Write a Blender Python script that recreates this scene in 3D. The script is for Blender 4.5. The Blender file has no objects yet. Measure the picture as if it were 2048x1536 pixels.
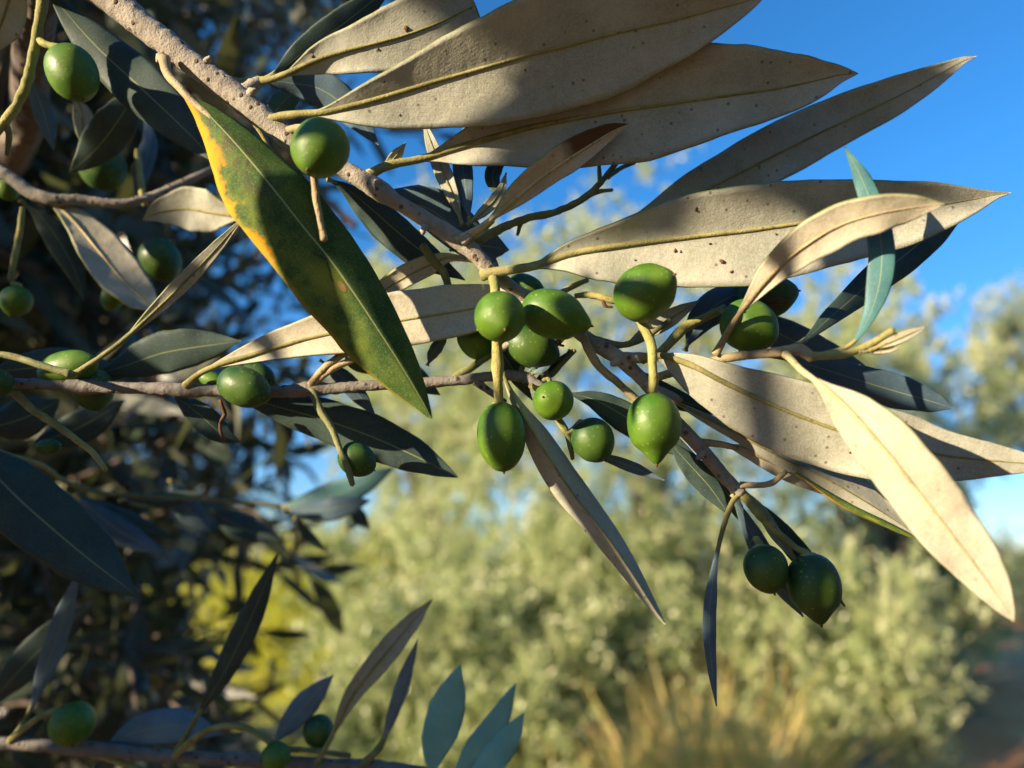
import bpy, math, random
import numpy as np
from mathutils import Vector
random.seed(7)
rng = np.random.default_rng(11)
SC = bpy.context.scene
COL = SC.collection

# ------------------------------------------------------------------ camera
PITCH = math.radians(13.5)
F = 2048 * 26 / 36.0
CAM = np.array([0.0, 0.0, 1.5])
RT = np.array([1.0, 0, 0])
FW = np.array([0, math.cos(PITCH), math.sin(PITCH)])
UP = np.array([0, -math.sin(PITCH), math.cos(PITCH)])
cd = bpy.data.cameras.new("camera")
cam = bpy.data.objects.new("camera", cd)
COL.objects.link(cam)
cam.location = CAM
cam.rotation_euler = (math.radians(90) + PITCH, 0, 0)
cd.lens = 26; cd.sensor_width = 36
cd.clip_start = 0.005; cd.clip_end = 5000
cd.dof.use_dof = True
cd.dof.focus_distance = 0.150
cd.dof.aperture_fstop = 10.0
SC.camera = cam

# ------------------------------------------------------------------ sun, sky, exposure
S = -0.84 * RT + 0.33 * UP - 0.47 * FW
S = S / np.linalg.norm(S)
sl = bpy.data.lights.new("sun", 'SUN')
sl.energy = 5.0; sl.angle = math.radians(0.5); sl.color = (1.0, 0.80, 0.56)
sun = bpy.data.objects.new("sun", sl); COL.objects.link(sun)
sun.rotation_euler = Vector(S).to_track_quat('Z', 'Y').to_euler()
sun.location = (-3, -1, 4)
w = bpy.data.worlds.new("World"); SC.world = w; w.use_nodes = True
nt = w.node_tree; nt.nodes.clear()
sky = nt.nodes.new('ShaderNodeTexSky'); sky.sky_type = 'NISHITA'; sky.sun_disc = False
sky.sun_elevation = math.asin(S[2]); sky.sun_rotation = math.atan2(S[0], S[1])
sky.air_density = 1.0; sky.dust_density = 0.0; sky.ozone_density = 3.0
hs = nt.nodes.new('ShaderNodeHueSaturation'); hs.inputs['Saturation'].default_value = 1.1
bg = nt.nodes.new('ShaderNodeBackground'); bg.inputs[1].default_value = 0.082
wo = nt.nodes.new('ShaderNodeOutputWorld')
tm = nt.nodes.new('ShaderNodeMix'); tm.data_type = 'RGBA'; tm.blend_type = 'MULTIPLY'; tm.inputs[0].default_value = 1; ge = nt.nodes.new('ShaderNodeTexCoord'); sx = nt.nodes.new('ShaderNodeSeparateXYZ'); mr_ = nt.nodes.new('ShaderNodeMapRange')
mr_.inputs[1].default_value = 0.0; mr_.inputs[2].default_value = .45
tc = nt.nodes.new('ShaderNodeMix'); tc.data_type = 'RGBA'; tc.inputs[6].default_value = (.66, .78, 1.12, 1); tc.inputs[7].default_value = (.46, 1.02, 1.34, 1)
nt.links.new(ge.outputs['Generated'], sx.inputs[0]); nt.links.new(sx.outputs[2], mr_.inputs[0]); nt.links.new(mr_.outputs[0], tc.inputs[0]); nt.links.new(tc.outputs[2], tm.inputs[7])
nt.links.new(sky.outputs[0], hs.inputs['Color']); nt.links.new(hs.outputs[0], tm.inputs[6]); nt.links.new(tm.outputs[2], bg.inputs[0]); nt.links.new(bg.outputs[0], wo.inputs[0])
SC.view_settings.view_transform = 'Standard'; SC.view_settings.look = 'None'
SC.view_settings.exposure = 1.42; SC.view_settings.gamma = 1.0
SC.cycles.max_bounces = 6; SC.cycles.transparent_max_bounces = 4

# ------------------------------------------------------------------ helpers
def P(px, py, d):
    return CAM + RT * (px - 1024) / F * d + UP * (768 - py) / F * d + FW * d

ORIG = {}
def link(name, data, parent=None, origin=None, **kw):
    o = bpy.data.objects.new(name, data); COL.objects.link(o)
    org = np.zeros(3) if origin is None else np.array(origin, float)
    ORIG[o] = org
    if parent is not None:
        o.parent = parent; o.location = org - ORIG[parent]
    else:
        o.location = org
    for k, v in kw.items():
        if v is not None: o[k] = v
    return o

def thing(name, label, cat, origin, group=None):
    return link(name, None, None, origin, label=label, category=cat, group=group)

def mesh(name, V, faces, mats, uv=None, mi=None, smooth=True):
    """V (n,3); faces: (m,4) array or list of tuples; uv per vertex (n,2)."""
    me = bpy.data.meshes.new(name)
    V = np.asarray(V, dtype=np.float32)
    fa = np.asarray(faces, dtype=np.int32)
    k = fa.shape[1]; m = len(fa)
    me.vertices.add(len(V)); me.vertices.foreach_set('co', V.ravel())
    me.loops.add(m * k); me.loops.foreach_set('vertex_index', fa.ravel())
    me.polygons.add(m)
    me.polygons.foreach_set('loop_start', np.arange(0, m * k, k, dtype=np.int32))
    me.polygons.foreach_set('loop_total', np.full(m, k, dtype=np.int32))
    if mi is not None: me.polygons.foreach_set('material_index', np.asarray(mi, dtype=np.int32))
    me.polygons.foreach_set('use_smooth', np.full(m, smooth))
    if uv is not None:
        l = me.uv_layers.new(name='UVMap')
        l.data.foreach_set('uv', np.asarray(uv, dtype=np.float32)[fa.ravel()].ravel())
    for x in (mats if isinstance(mats, (list, tuple)) else [mats]): me.materials.append(x)
    me.update(calc_edges=True); me.validate()
    return me

def catmull(Pn, n):
    Pn = np.asarray(Pn, float)
    if len(Pn) == 2: Pn = np.array([Pn[0], (Pn[0] + Pn[1]) / 2, Pn[1]])
    dl = np.linalg.norm(np.diff(Pn[:, :2], axis=0), axis=1) ; dl = np.maximum(dl, 1e-6)
    t = np.concatenate([[0], np.cumsum(dl)])
    m = np.zeros_like(Pn)
    m[1:-1] = (Pn[2:] - Pn[:-2]) / (t[2:] - t[:-2])[:, None]
    m[0] = (Pn[1] - Pn[0]) / dl[0]; m[-1] = (Pn[-1] - Pn[-2]) / dl[-1]
    s = np.linspace(0, t[-1], n)
    i = np.clip(np.searchsorted(t, s, side='right') - 1, 0, len(t) - 2)
    h = dl[i]; x = ((s - t[i]) / h)[:, None]; h = h[:, None]
    h00 = 2*x**3 - 3*x**2 + 1; h10 = x**3 - 2*x**2 + x; h01 = -2*x**3 + 3*x**2; h11 = x**3 - x**2
    return h00*Pn[i] + h10*h*m[i] + h01*Pn[i+1] + h11*h*m[i+1]

def norm(a): return a / np.maximum(np.linalg.norm(a, axis=-1, keepdims=True), 1e-12)

def tube_arrays(C, R, ns=14, rough=0.0, seed=0, cap=True):
    C = np.asarray(C, float); R = np.asarray(R, float); n = len(C)
    T = norm(np.gradient(C, axis=0))
    N = np.zeros_like(C); a = np.array([0.3, -0.5, 0.81]); N[0] = norm(a - T[0] * a.dot(T[0]))
    for i in range(1, n): N[i] = norm(N[i-1] - T[i] * N[i-1].dot(T[i]))
    B = np.cross(T, N)
    th = np.linspace(0, 2*np.pi, ns, endpoint=False)
    r = np.repeat(R[:, None], ns, 1)
    if rough:
        g = np.random.default_rng(seed)
        q = g.normal(size=(n, ns)); q = (q + np.roll(q, 1, 1) + np.roll(q, -1, 1)) / 3
        q[1:-1] = (q[:-2] + q[1:-1] + q[2:]) / 2
        r = r * (1 + rough * q)
    V = C[:, None] + r[..., None] * (np.cos(th)[None, :, None] * N[:, None] + np.sin(th)[None, :, None] * B[:, None])
    V = V.reshape(-1, 3)
    i = np.arange(n - 1)[:, None] * ns; j = np.arange(ns)[None]; j2 = (j + 1) % ns
    Fc = np.stack([i + j, i + j2, i + ns + j2, i + ns + j], -1).reshape(-1, 4)
    if cap:
        V = np.vstack([V, C[0] - T[0]*R[0]*.4, C[-1] + T[-1]*R[-1]*.7]); a0 = n*ns; a1 = a0 + 1
        jj = np.arange(0, ns, 1); k2 = (jj + 1) % ns
        Fc = np.vstack([Fc, np.stack([np.full(ns, a0), k2, jj, jj], -1), np.stack([np.full(ns, a1), (n-1)*ns + jj, (n-1)*ns + k2, (n-1)*ns + k2], -1)])
    return V, Fc

def merge(parts):
    Vs, Fs, o = [], [], 0
    for V, Fc in parts: Vs.append(V); Fs.append(np.asarray(Fc) + o); o += len(V)
    return np.vstack(Vs), np.vstack(Fs)

def tri_fix(Fc):
    return Fc

# mesh() with degenerate quads (caps) -> use from_pydata
def mesh_any(name, V, Fc, mats):
    me = bpy.data.meshes.new(name)
    fl = [tuple(dict.fromkeys(f)) for f in np.asarray(Fc).tolist()]
    me.from_pydata(np.asarray(V).tolist(), [], fl)
    for x in (mats if isinstance(mats, (list, tuple)) else [mats]): me.materials.append(x)
    me.polygons.foreach_set('use_smooth', [True] * len(me.polygons)); me.update()
    return me

# ------------------------------------------------------------------ materials
class NB:
    def __init__(s, name):
        s.m = bpy.data.materials.new(name); s.m.use_nodes = True; s.t = s.m.node_tree; s.t.nodes.clear()
        s.out = s.t.nodes.new('ShaderNodeOutputMaterial')
    def n(s, typ, ins=None, **kw):
        x = s.t.nodes.new(typ)
        for k, v in kw.items(): setattr(x, k, v)
        for k, v in (ins or {}).items(): s.set(x.inputs[k], v)
        return x
    def set(s, sock, v):
        if isinstance(v, bpy.types.NodeSocket): s.t.links.new(v, sock)
        elif isinstance(v, (tuple, list)) and len(v) == 3 and sock.type == 'RGBA': sock.default_value = (*v, 1)
        else: sock.default_value = v
    def math(s, op, a, b=0.0, c=None):
        x = s.n('ShaderNodeMath', {0: a, 1: b}, operation=op)
        if c is not None: s.set(x.inputs[2], c)
        return x.outputs[0]
    def mix(s, f, a, b, mode='MIX'):
        x = s.n('ShaderNodeMix', data_type='RGBA', blend_type=mode)
        s.set(x.inputs[0], f); s.set(x.inputs[6], a); s.set(x.inputs[7], b); return x.outputs[2]
    def step(s, v, lo, hi, a=0.0, b=1.0):
        x = s.n('ShaderNodeMapRange', {0: v, 1: lo, 2: hi, 3: a, 4: b}, interpolation_type='SMOOTHSTEP'); return x.outputs[0]
    def noise(s, vec, scale, detail=3.0, rough=.55):
        return s.n('ShaderNodeTexNoise', {'Vector': vec, 'Scale': scale, 'Detail': detail, 'Roughness': rough}).outputs[0]
    def voro(s, vec, scale):
        return s.n('ShaderNodeTexVoronoi', {'Vector': vec, 'Scale': scale})
    def obj(s): return s.n('ShaderNodeTexCoord').outputs['Object']
    def bsdf(s, col, rough=.6, spec=.4, bump=None, bd=.0002, bs=.5, trans=0, tcol=None, coat=0, sss=0):
        b = s.n('ShaderNodeBsdfPrincipled', {'Base Color': col, 'Roughness': rough, 'Specular IOR Level': spec})
        if coat: b.inputs['Coat Weight'].default_value = coat; b.inputs['Coat Roughness'].default_value = .22
        if sss:
            b.inputs['Subsurface Weight'].default_value = sss; b.inputs['Subsurface Radius'].default_value = (.4, 1, .2); b.inputs['Subsurface Scale'].default_value = .0012
        if bump is not None:
            x = s.n('ShaderNodeBump', {'Height': bump, 'Distance': bd, 'Strength': bs}); s.t.links.new(x.outputs[0], b.inputs['Normal'])
        sh = b.outputs[0]
        if trans:
            tr = s.n('ShaderNodeBsdfTranslucent', {'Color': tcol if tcol is not None else col})
            mx = s.n('ShaderNodeMixShader', {0: trans}); s.t.links.new(sh, mx.inputs[1]); s.t.links.new(tr.outputs[0], mx.inputs[2]); sh = mx.outputs[0]
        s.t.links.new(sh, s.out.inputs[0]); return s.m

def uv_nodes(b):
    uv = b.n('ShaderNodeUVMap').outputs[0]
    sp = b.n('ShaderNodeSeparateXYZ', {0: uv})
    return uv, sp.outputs[0], sp.outputs[1]

def leaf_under(name, c1, c2, spots=1.0, tip=None):
    b = NB(name); o = b.obj(); uv, u, v = uv_nodes(b)
    au = b.math('ABSOLUTE', b.math('SUBTRACT', u, .5))
    big = b.noise(o, 90, 3); fine = b.noise(o, 2600, 2, .7); mid = b.noise(o, 500, 3)
    col = b.mix(b.step(big, .3, .7), c1, c2)
    col = b.mix(b.step(mid, .35, .75, 0, .25), col, (.20, .17, .10))
    col = b.mix(b.step(fine, .35, .7, 0, .35), col, tuple(min(1, x*1.35) for x in c2))
    # olive-green flush along the midrib and the margin
    nz = b.math('MULTIPLY', b.noise(o, 300, 2), .012)
    col = b.mix(b.step(b.math('ADD', au, nz), .497, .508, 0, .9), col, (.20, .24, .05))
    col = b.mix(b.step(au, .012, .05, .35, 0), col, (.30, .28, .08))
    # pits and specks of dirt
    vo = b.voro(o, 520); pick = b.step(b.n('ShaderNodeSeparateColor', {0: vo.outputs['Color']}).outputs[0], .68, .70)
    sp = b.math('MULTIPLY', b.step(vo.outputs['Distance'], .10, .22, 1, 0), pick)
    col = b.mix(b.math('MULTIPLY', sp, .65 * spots), col, (.06, .035, .018))
    vo2 = b.voro(b.n('ShaderNodeVectorMath', {0: o, 1: b.n('ShaderNodeVectorMath', {0: b.n('ShaderNodeTexNoise', {'Vector': o, 'Scale': 900}).outputs[1], 1: (.0012,)*3}, operation='MULTIPLY').outputs[0]}, operation='ADD').outputs[0], 120)
    pick2 = b.step(b.n('ShaderNodeSeparateColor', {0: vo2.outputs['Color']}).outputs[1], .86, .87)
    col = b.mix(b.math('MULTIPLY', b.math('MULTIPLY', b.step(vo2.outputs['Distance'], .05, .11, 1, 0), pick2), .8 * spots), col, (.07, .035, .02))
    if tip:
        e = b.math('MULTIPLY', b.step(b.math('ADD', v, b.math('MULTIPLY', b.noise(o, 160), .3)), .70, .86), b.step(u, .42, .62, 1, 0))
        col = b.mix(e, col, tip)
    # oblique side veins, very faint
    vx = b.math('ADD', b.math('MULTIPLY', v, 26), b.math('MULTIPLY', au, -22))
    ve = b.math('ABSOLUTE', b.math('SINE', b.math('MULTIPLY', b.math('ADD', vx, b.math('MULTIPLY', b.noise(o, 120), 2.5)), 3.14)))
    h = b.math('ADD', b.math('ADD', b.math('MULTIPLY', fine, .35), b.math('MULTIPLY', mid, .9)), b.math('MULTIPLY', b.step(ve, 0, .25, .12, 0), 1))
    return b.bsdf(col, .72, .25, h, .00025, .7, .03, (.30, .30, .08))

def leaf_upper(name, c1, c2, pale=.5):
    b = NB(name); o = b.obj(); uv, u, v = uv_nodes(b)
    au = b.math('ABSOLUTE', b.math('SUBTRACT', u, .5))
    big = b.noise(o, 120, 3); fine = b.noise(o, 3200, 2, .7)
    col = b.mix(b.step(big, .3, .7), c1, c2)
    col = b.mix(b.step(fine, .52, .72, 0, .5 * pale), col, (.30, .34, .26))
    col = b.mix(b.step(au, .008, .018, .7, 0), col, (.34, .38, .16))
    col = b.mix(b.step(au, .49, .5, 0, .8), col, (.26, .28, .08))
    return b.bsdf(col, .5, .35, fine, .0001, .4, .08, (.12, .22, .02))

def leaf_yellow():
    b = NB('yellowing_leaf'); o = b.obj(); uv, u, v = uv_nodes(b)
    au = b.math('ABSOLUTE', b.math('SUBTRACT', u, .5))
    big = b.noise(o, 150, 4, .6); n2 = b.noise(o, 420, 3, .6); fine = b.noise(o, 3600, 2, .75)
    g = b.mix(b.step(big, .35, .65), (.028, .075, .012), (.065, .115, .016))
    w1 = b.math('SUBTRACT', big, .5)
    # green-yellow middle of the right-hand half, v .25-.75
    y1 = b.math('MULTIPLY', b.step(b.math('ADD', u, b.math('MULTIPLY', w1, .5)), .50, .75), b.step(v, .72, .95, 1, 0))
    g = b.mix(b.math('MULTIPLY', b.math('MULTIPLY', y1, b.step(n2, .3, .65)), .4), g, (.24, .29, .02))
    # orange margin near the base
    e = b.math('SUBTRACT', b.math('ADD', u, b.math('ADD', b.math('MULTIPLY', w1, .55), b.math('MULTIPLY', b.math('SUBTRACT', n2, .5), .35))), b.math('MULTIPLY', v, .60))
    ora = b.step(e, .66, .80)
    g = b.mix(ora, g, (.68, .28, .002))
    rim = b.math('MULTIPLY', b.step(b.math('ADD', u, b.math('MULTIPLY', w1, .06)), .93, .985), .85)
    g = b.mix(b.math('MULTIPLY', rim, .6), g, (.42, .32, .02))
    # purple bruises
    pv = b.math('MULTIPLY', b.step(v, .03, .08), b.step(v, .30, .42, 1, 0))
    pu = b.math('MULTIPLY', b.step(u, .25, .45), b.step(u, .62, .84, 1, 0))
    pp = b.math('MULTIPLY', b.math('MULTIPLY', pv, pu), b.step(n2, .40, .62))
    g = b.mix(b.math('MULTIPLY', pp, .7), g, (.045, .028, .025))
    # brown mine blotch and its track
    def dist(cu, cv, su, sv):
        a = b.math('MULTIPLY', b.math('SUBTRACT', u, cu), su); c = b.math('MULTIPLY', b.math('SUBTRACT', v, cv), sv)
        return b.math('SQRT', b.math('ADD', b.math('MULTIPLY', a, a), b.math('MULTIPLY', c, c)))
    dd = b.math('ADD', dist(.56, .615, 1.6, 3.4), b.math('MULTIPLY', w1, .06))
    g = b.mix(b.step(dd, .035, .06, 1, 0), g, (.26, .10, .055))
    g = b.mix(b.step(b.math('ABSOLUTE', b.math('SUBTRACT', dd, .06)), .004, .012, .8, 0), g, (.05, .025, .015))
    yb = b.step(dist(.66, .58, 1.3, 3.4), .05, .28, .6, 0); g = b.mix(yb, g, (.34, .36, .02))
    tu = b.math('SUBTRACT', u, b.math('ADD', .575, b.math('MULTIPLY', b.math('SINE', b.math('MULTIPLY', v, 55)), .035)))
    trk = b.math('MULTIPLY', b.step(b.math('ABSOLUTE', tu), .006, .014, .9, 0), b.math('MULTIPLY', b.step(v, .50, .51), b.step(v, .59, .60, 1, 0)))
    g = b.mix(trk, g, (.05, .03, .012))
    # stipple of pale scales
    g = b.mix(b.math('MULTIPLY', b.step(fine, .50, .68), b.step(ora, 0, 1, .28, .04)), g, (.36, .40, .26))
    g = b.mix(b.step(au, .006, .012, .75, 0), g, (.42, .46, .20))
    return b.bsdf(g, .7, .18, fine, .0001, .6, .06, (.25, .30, .02))

def olive_mat(name, c1, c2):
    b = NB(name); o = b.obj()
    big = b.noise(o, 160, 3); vo = b.voro(o, 1150)
    col = b.mix(b.step(big, .3, .7), c1, c2)
    dots = b.step(vo.outputs['Distance'], .14, .30, 1, 0)
    pick = b.step(b.n('ShaderNodeSeparateColor', {0: vo.outputs['Color']}).outputs[0], .35, .55, .1, 1)
    col = b.mix(b.step(b.noise(o, 70, 2), .5, .7, 0, .35), col, (.14, .19, .012))
    col = b.mix(b.math('MULTIPLY', b.math('MULTIPLY', dots, pick), b.step(b.noise(o, 240, 2), .35, .65, .2, .6)), col, (.26, .42, .09))
    sc = b.step(b.noise(o, 700, 4, .7), .68, .76); col = b.mix(b.math('MULTIPLY', sc, .35), col, (.30, .30, .12))
    h = b.math('ADD', b.math('MULTIPLY', dots, .25), b.noise(o, 1500, 2))
    r = b.step(b.noise(o, 260, 3), .3, .7, .40, .60)
    return b.bsdf(col, r, .45, h, .0001, .35, coat=.0, sss=.0)

def bark_mat(name, c1, c2, dot=(.10, .05, .025), sc=1.0):
    b = NB(name); o = b.obj()
    n1 = b.noise(o, 200*sc, 4); n2 = b.noise(o, 1800*sc, 3, .7); vo = b.voro(o, 560*sc)
    col = b.mix(b.step(n1, .3, .7), c1, c2)
    col = b.mix(b.step(n2, .5, .75, 0, .4), col, tuple(x*.5 for x in c1))
    pick = b.math('MULTIPLY', b.step(b.n('ShaderNodeSeparateColor', {0: vo.outputs['Color']}).outputs[0], .45, .5), b.step(b.noise(o, 330, 2), .30, .45))
    col = b.mix(b.step(b.noise(o, 110, 4, .7), .55, .68, 0, .55), col, (.20, .17, .14))
    d = b.math('MULTIPLY', b.step(vo.outputs['Distance'], .16, .34, 1, 0), pick)
    col = b.mix(b.math('MULTIPLY', d, .85), col, dot)
    h = b.math('ADD', b.math('MULTIPLY', d, .9), b.math('ADD', n2, b.math('MULTIPLY', n1, 1.0)))
    return b.bsdf(col, .75, .25, h, .00035/sc, .9)

def stalk_mat(name, c1, c2):
    b = NB(name); o = b.obj()
    n1 = b.noise(o, 260, 3); n2 = b.noise(o, 2500, 2, .7)
    col = b.mix(b.step(n1, .3, .7), c1, c2); col = b.mix(b.step(b.noise(o, 620, 4, .7), .55, .68, 0, .7), col, (.15, .085, .035)); col = b.mix(b.step(b.noise(o, 90, 2), .5, .62, 0, .5), col, tuple(x*.55 for x in c1))
    return b.bsdf(col, .68, .22, n2, .0002, .9)

def plain(name, c1, c2, scale, rough=.8, bump=.0, bd=.001):
    b = NB(name); o = b.obj(); n1 = b.noise(o, scale, 4); n2 = b.noise(o, scale*7, 3)
    col = b.mix(b.step(n1, .3, .7), c1, c2)
    return b.bsdf(col, rough, .3, n2 if bump else None, bd, bump)

def foliage_mat(name, up1, up2, un1, un2, scale=2.0, trans=.15):
    b = NB(name); g = b.n('ShaderNodeNewGeometry'); o = b.obj()
    r = b.n('ShaderNodeTexWhiteNoise', {0: b.n('ShaderNodeVectorMath', {0: b.n('ShaderNodeVectorMath', {0: o, 1: (25.,)*3}, operation='MULTIPLY').outputs[0]}, operation='FLOOR').outputs[0]}).outputs[0]
    up = b.mix(r, up1, up2); un = b.mix(r, un1, un2)
    col = b.mix(g.outputs['Backfacing'], up, un)
    return b.bsdf(col, .33, .5, None, 0, 0, trans, (.46, .54, .16))

M = dict(
    under=leaf_under('leaf_underside', (.31, .32, .25), (.43, .43, .345)),
    under_pale=leaf_under('leaf_underside_pale', (.40, .375, .275), (.51, .47, .35), .35),
    under_warm=leaf_under('leaf_underside_warm', (.50, .40, .26), (.60, .48, .31), .5, (.12, .055, .02)),
    upper=leaf_upper('leaf_upper_side', (.030, .056, .050), (.05, .085, .07), .45),
    teal=leaf_upper('leaf_upper_teal_shaded', (.045, .14, .15), (.07, .20, .20), .5),  # shade put into the leaf colour as a darker teal
    blue=leaf_upper('leaf_upper_bluish_shaded', (.06, .105, .145), (.09, .15, .19), .5),  # blue tone of the shade painted into these leaves
    teal_light=leaf_upper('leaf_upper_teal_skylit', (.16, .40, .36), (.22, .50, .44), .5),  # sky light on the bottom leaves painted in as brighter teal
    blue_light=leaf_upper('leaf_upper_blue_lifted', (.11, .175, .22), (.16, .24, .28), .5),  # colour brightened to make up for low ambient light on the bottom leaves
    yellow=leaf_yellow(),
    midrib=stalk_mat('midrib_green', (.24, .23, .08), (.34, .31, .13)),
    midrib_pale=stalk_mat('midrib_beige', (.50, .42, .20), (.58, .48, .26)),
    petiole=stalk_mat('petiole_tan', (.34, .27, .15), (.42, .34, .19)),
    stalk=stalk_mat('fruit_stalk_green', (.27, .27, .08), (.38, .34, .13)),
    dull=stalk_mat('stalk_dull', (.16, .18, .07), (.24, .24, .10)),
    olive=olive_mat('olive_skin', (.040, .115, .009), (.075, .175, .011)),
    olive_shaded=olive_mat('olive_skin_shaded', (.016, .060, .012), (.026, .09, .016)),  # darker skin copy with the shade on these olives put into the colour
    bark=bark_mat('young_bark', (.25, .225, .18), (.38, .34, .27)),
    bark_grey=bark_mat('grey_bark_shaded', (.15, .14, .125), (.23, .21, .18), (.05, .035, .03)),  # shade on the lower twigs put into a darker bark
    tipm=stalk_mat('dry_tip', (.20, .10, .05), (.09, .05, .03)),
    cap=stalk_mat('pale_cap', (.32, .36, .14), (.44, .44, .2)),
    trunk=plain('trunk_bark', (.09, .07, .055), (.20, .16, .12), 6, .9, .8, .02),
)

# ------------------------------------------------------------------ near leaf builder
LSHAPE = np.array([(0, .02), (.06, .13), (.15, .42), (.28, .78), (.42, .97), (.52, 1), (.64, .93), (.78, .68), (.9, .33), (.96, .14), (1, 0)])
def lshape(t): return np.interp(t, LSHAPE[:, 0], LSHAPE[:, 1])

def leaf(parent, pts, side='under', mat=None, w=None, pet=2, pr=7.0, roll=0, fold=0.0, curl=.12, wav=.02, mr='midrib', label=None, name='leaf', nu=56, nv=14, seed=None, bow=0.0, back=None):
    """pts: (px,py,depth_mm[,wl,wr]); the first `pet` points are the stalk unless widths are given. w: (wl,wr) for the standard outline."""
    seed = seed if seed is not None else int(abs(pts[0][0]*7 + pts[-1][1]*13)) % 9999
    g = np.random.default_rng(seed)
    pts = [tuple(map(float, p)) for p in pts]
    A = np.array([p[:3] for p in pts])
    cumA = np.concatenate([[0], np.cumsum(np.linalg.norm(np.diff(A[:, :2], axis=0), axis=1))]); cumA /= cumA[-1]
    C2 = catmull(A, 160)
    s = np.linspace(0, 1, 160)
    if w is not None:
        t0 = cumA[pet-1] if pet > 0 else 0.0
        tt = np.clip((s - t0) / (1 - t0), 0, 1)
        sh = lshape(tt); k = 7; sh = np.convolve(np.pad(sh, k//2, mode='edge'), np.ones(k)/k, 'valid'); sh[-1] = 0
        WL = w[0]*sh; WR = w[1]*sh
        sb = t0
    else:
        # stations: each point has its own half widths
        wl = np.array([p[3] for p in pts]); wr = np.array([p[4] for p in pts])
        k = 13
        def sm(a):
            q = np.interp(s, cumA, a); q = np.convolve(np.pad(q, k//2, mode='edge'), np.ones(k)/k, 'valid')
            e = np.clip((1 - s)/.05, 0, 1); return q*e + np.interp(s, cumA, a)*(1-e)
        WL = sm(wl); WR = sm(wr)
        nz = np.where((wl + wr) > 0)[0]; sb = cumA[max(nz[0]-1, 0)]
    D = C2[:, 2] / 1000
    if bow: D = D + bow/1000*np.sin(np.pi*np.clip((s - sb)/(1-sb), 0, 1))
    C = CAM + ((C2[:, 0]-1024)/F*D)[:, None]*RT + ((768-C2[:, 1])/F*D)[:, None]*UP + D[:, None]*FW
    T = norm(np.gradient(C, axis=0)); Vd = norm(CAM - C)
    L = norm(np.cross(Vd, T))            # image-left of travel direction
    N = np.cross(T, L)                   # towards the camera
    rr = math.radians(roll); cr = max(math.cos(rr), .25)
    B = L*math.cos(rr) + N*math.sin(rr); N = norm(np.cross(T, B))
    sgn = 1 if side == 'under' else -1   # underside faces camera?
    nb = nu; si = np.interp(np.linspace(0, 1, nb), [0, 1], [sb, 1])
    # denser at ends
    x = np.linspace(0, 1, nb); si = sb + (1-sb)*(0.5 - 0.5*np.cos(np.pi*x))*.5 + (1-sb)*x*.5
    it = lambda a: np.stack([np.interp(si, s, a[:, k]) for k in range(3)], -1)
    c, b, n = it(C), norm(it(B)), norm(it(N)); d = np.interp(si, s, D)
    wl = np.interp(si, s, WL)/F*d/cr; wr = np.interp(si, s, WR)/F*d/cr
    wl = np.maximum(wl, .00012); wr = np.maximum(wr, .00012)
    # ragged margin
    rag = lambda: 1 + wav*np.interp(x, np.linspace(0, 1, 15), g.normal(size=15)) + wav*.5*np.interp(x, np.linspace(0, 1, 40), g.normal(size=40))
    wl = wl*rag(); wr = wr*rag(); wl[-1] = wr[-1] = .00005
    u = np.linspace(-1, 1, nv+1)         # -1 = left
    W = np.where(u[None] < 0, wl[:, None], wr[:, None])
    off = -u[None]*W
    wave = .10*np.interp(x, np.linspace(0, 1, 9), g.normal(size=9))[:, None]*np.where(u[None] < 0, 1, -1)*np.abs(u[None])**1.5 + .07*np.interp(x, np.linspace(0, 1, 14), g.normal(size=14))[:, None]*u[None]**2
    hgt = (fold*np.abs(u[None]) + sgn*curl*u[None]**2*1.0 + sgn*curl*.9*np.clip(np.abs(u[None])-.8, 0, 1)*3*.3 + wave)*np.minimum(W, .006)
    Vm = c[:, None] + off[..., None]*b[:, None] + hgt[..., None]*n[:, None]
    th = .00022
    nn = norm(np.cross(np.gradient(Vm, axis=1), np.gradient(Vm, axis=0)))
    nn = nn*np.sign(np.sum(nn*n[:, None], -1, keepdims=True)+1e-9)
    Vf = Vm + nn*th; Vb = Vm - nn*th
    nvv = nv+1; cnt = nb*nvv
    V = np.vstack([Vf.reshape(-1, 3), Vb.reshape(-1, 3)])
    uvx = np.broadcast_to((u*.5+.5)[None], (nb, nvv)); uvy = np.broadcast_to(((si-sb)/(1-sb))[:, None], (nb, nvv))
    uv = np.stack([uvx.ravel(), uvy.ravel()], -1); uv = np.vstack([uv, uv])
    i = np.arange(nb-1)[:, None]*nvv; j = np.arange(nv)[None]
    f = np.stack([i+j, i+nvv+j, i+nvv+j+1, i+j+1], -1).reshape(-1, 4)
    fb = f[:, ::-1] + cnt
    e = []
    for col in (0, nv):
        a = np.arange(nb-1)*nvv+col
        q = np.stack([a, a+nvv, a+nvv+cnt, a+cnt], -1); e.append(q if col else q[:, ::-1])
    a = np.arange(nv); e.append(np.stack([a, a+cnt, a+1+cnt, a+1], -1)*1); a = a + (nb-1)*nvv; e.append(np.stack([a, a+1, a+1+cnt, a+cnt], -1))
    Fc = np.vstack([f, fb] + e)
    mi = np.concatenate([np.zeros(len(f)), np.ones(len(fb)), np.zeros(sum(map(len, e)))])
    und = M[mat] if (side == 'under' and mat) else M['under']
    upp = M[mat] if (side != 'under' and mat) else M[back or 'upper']
    front, rear = (und, upp) if side == 'under' else (upp, und)
    org = C[0]
    me = mesh(name, V - org, Fc, [front, rear], uv, mi)
    ob = link(name, me, parent, org, label=label)
    # stalk and midrib: one tapering cord, raised on the underside
    sel = np.arange(0, 160, 2); ss = s[sel]
    r = np.interp(ss, [0, .01, sb, sb + (1-sb)*.35, sb+(1-sb)*.8, .97, 1], np.array([1.2, 1.0, .78, .42, .20, .07, .03])*pr)/F*D[sel]
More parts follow.
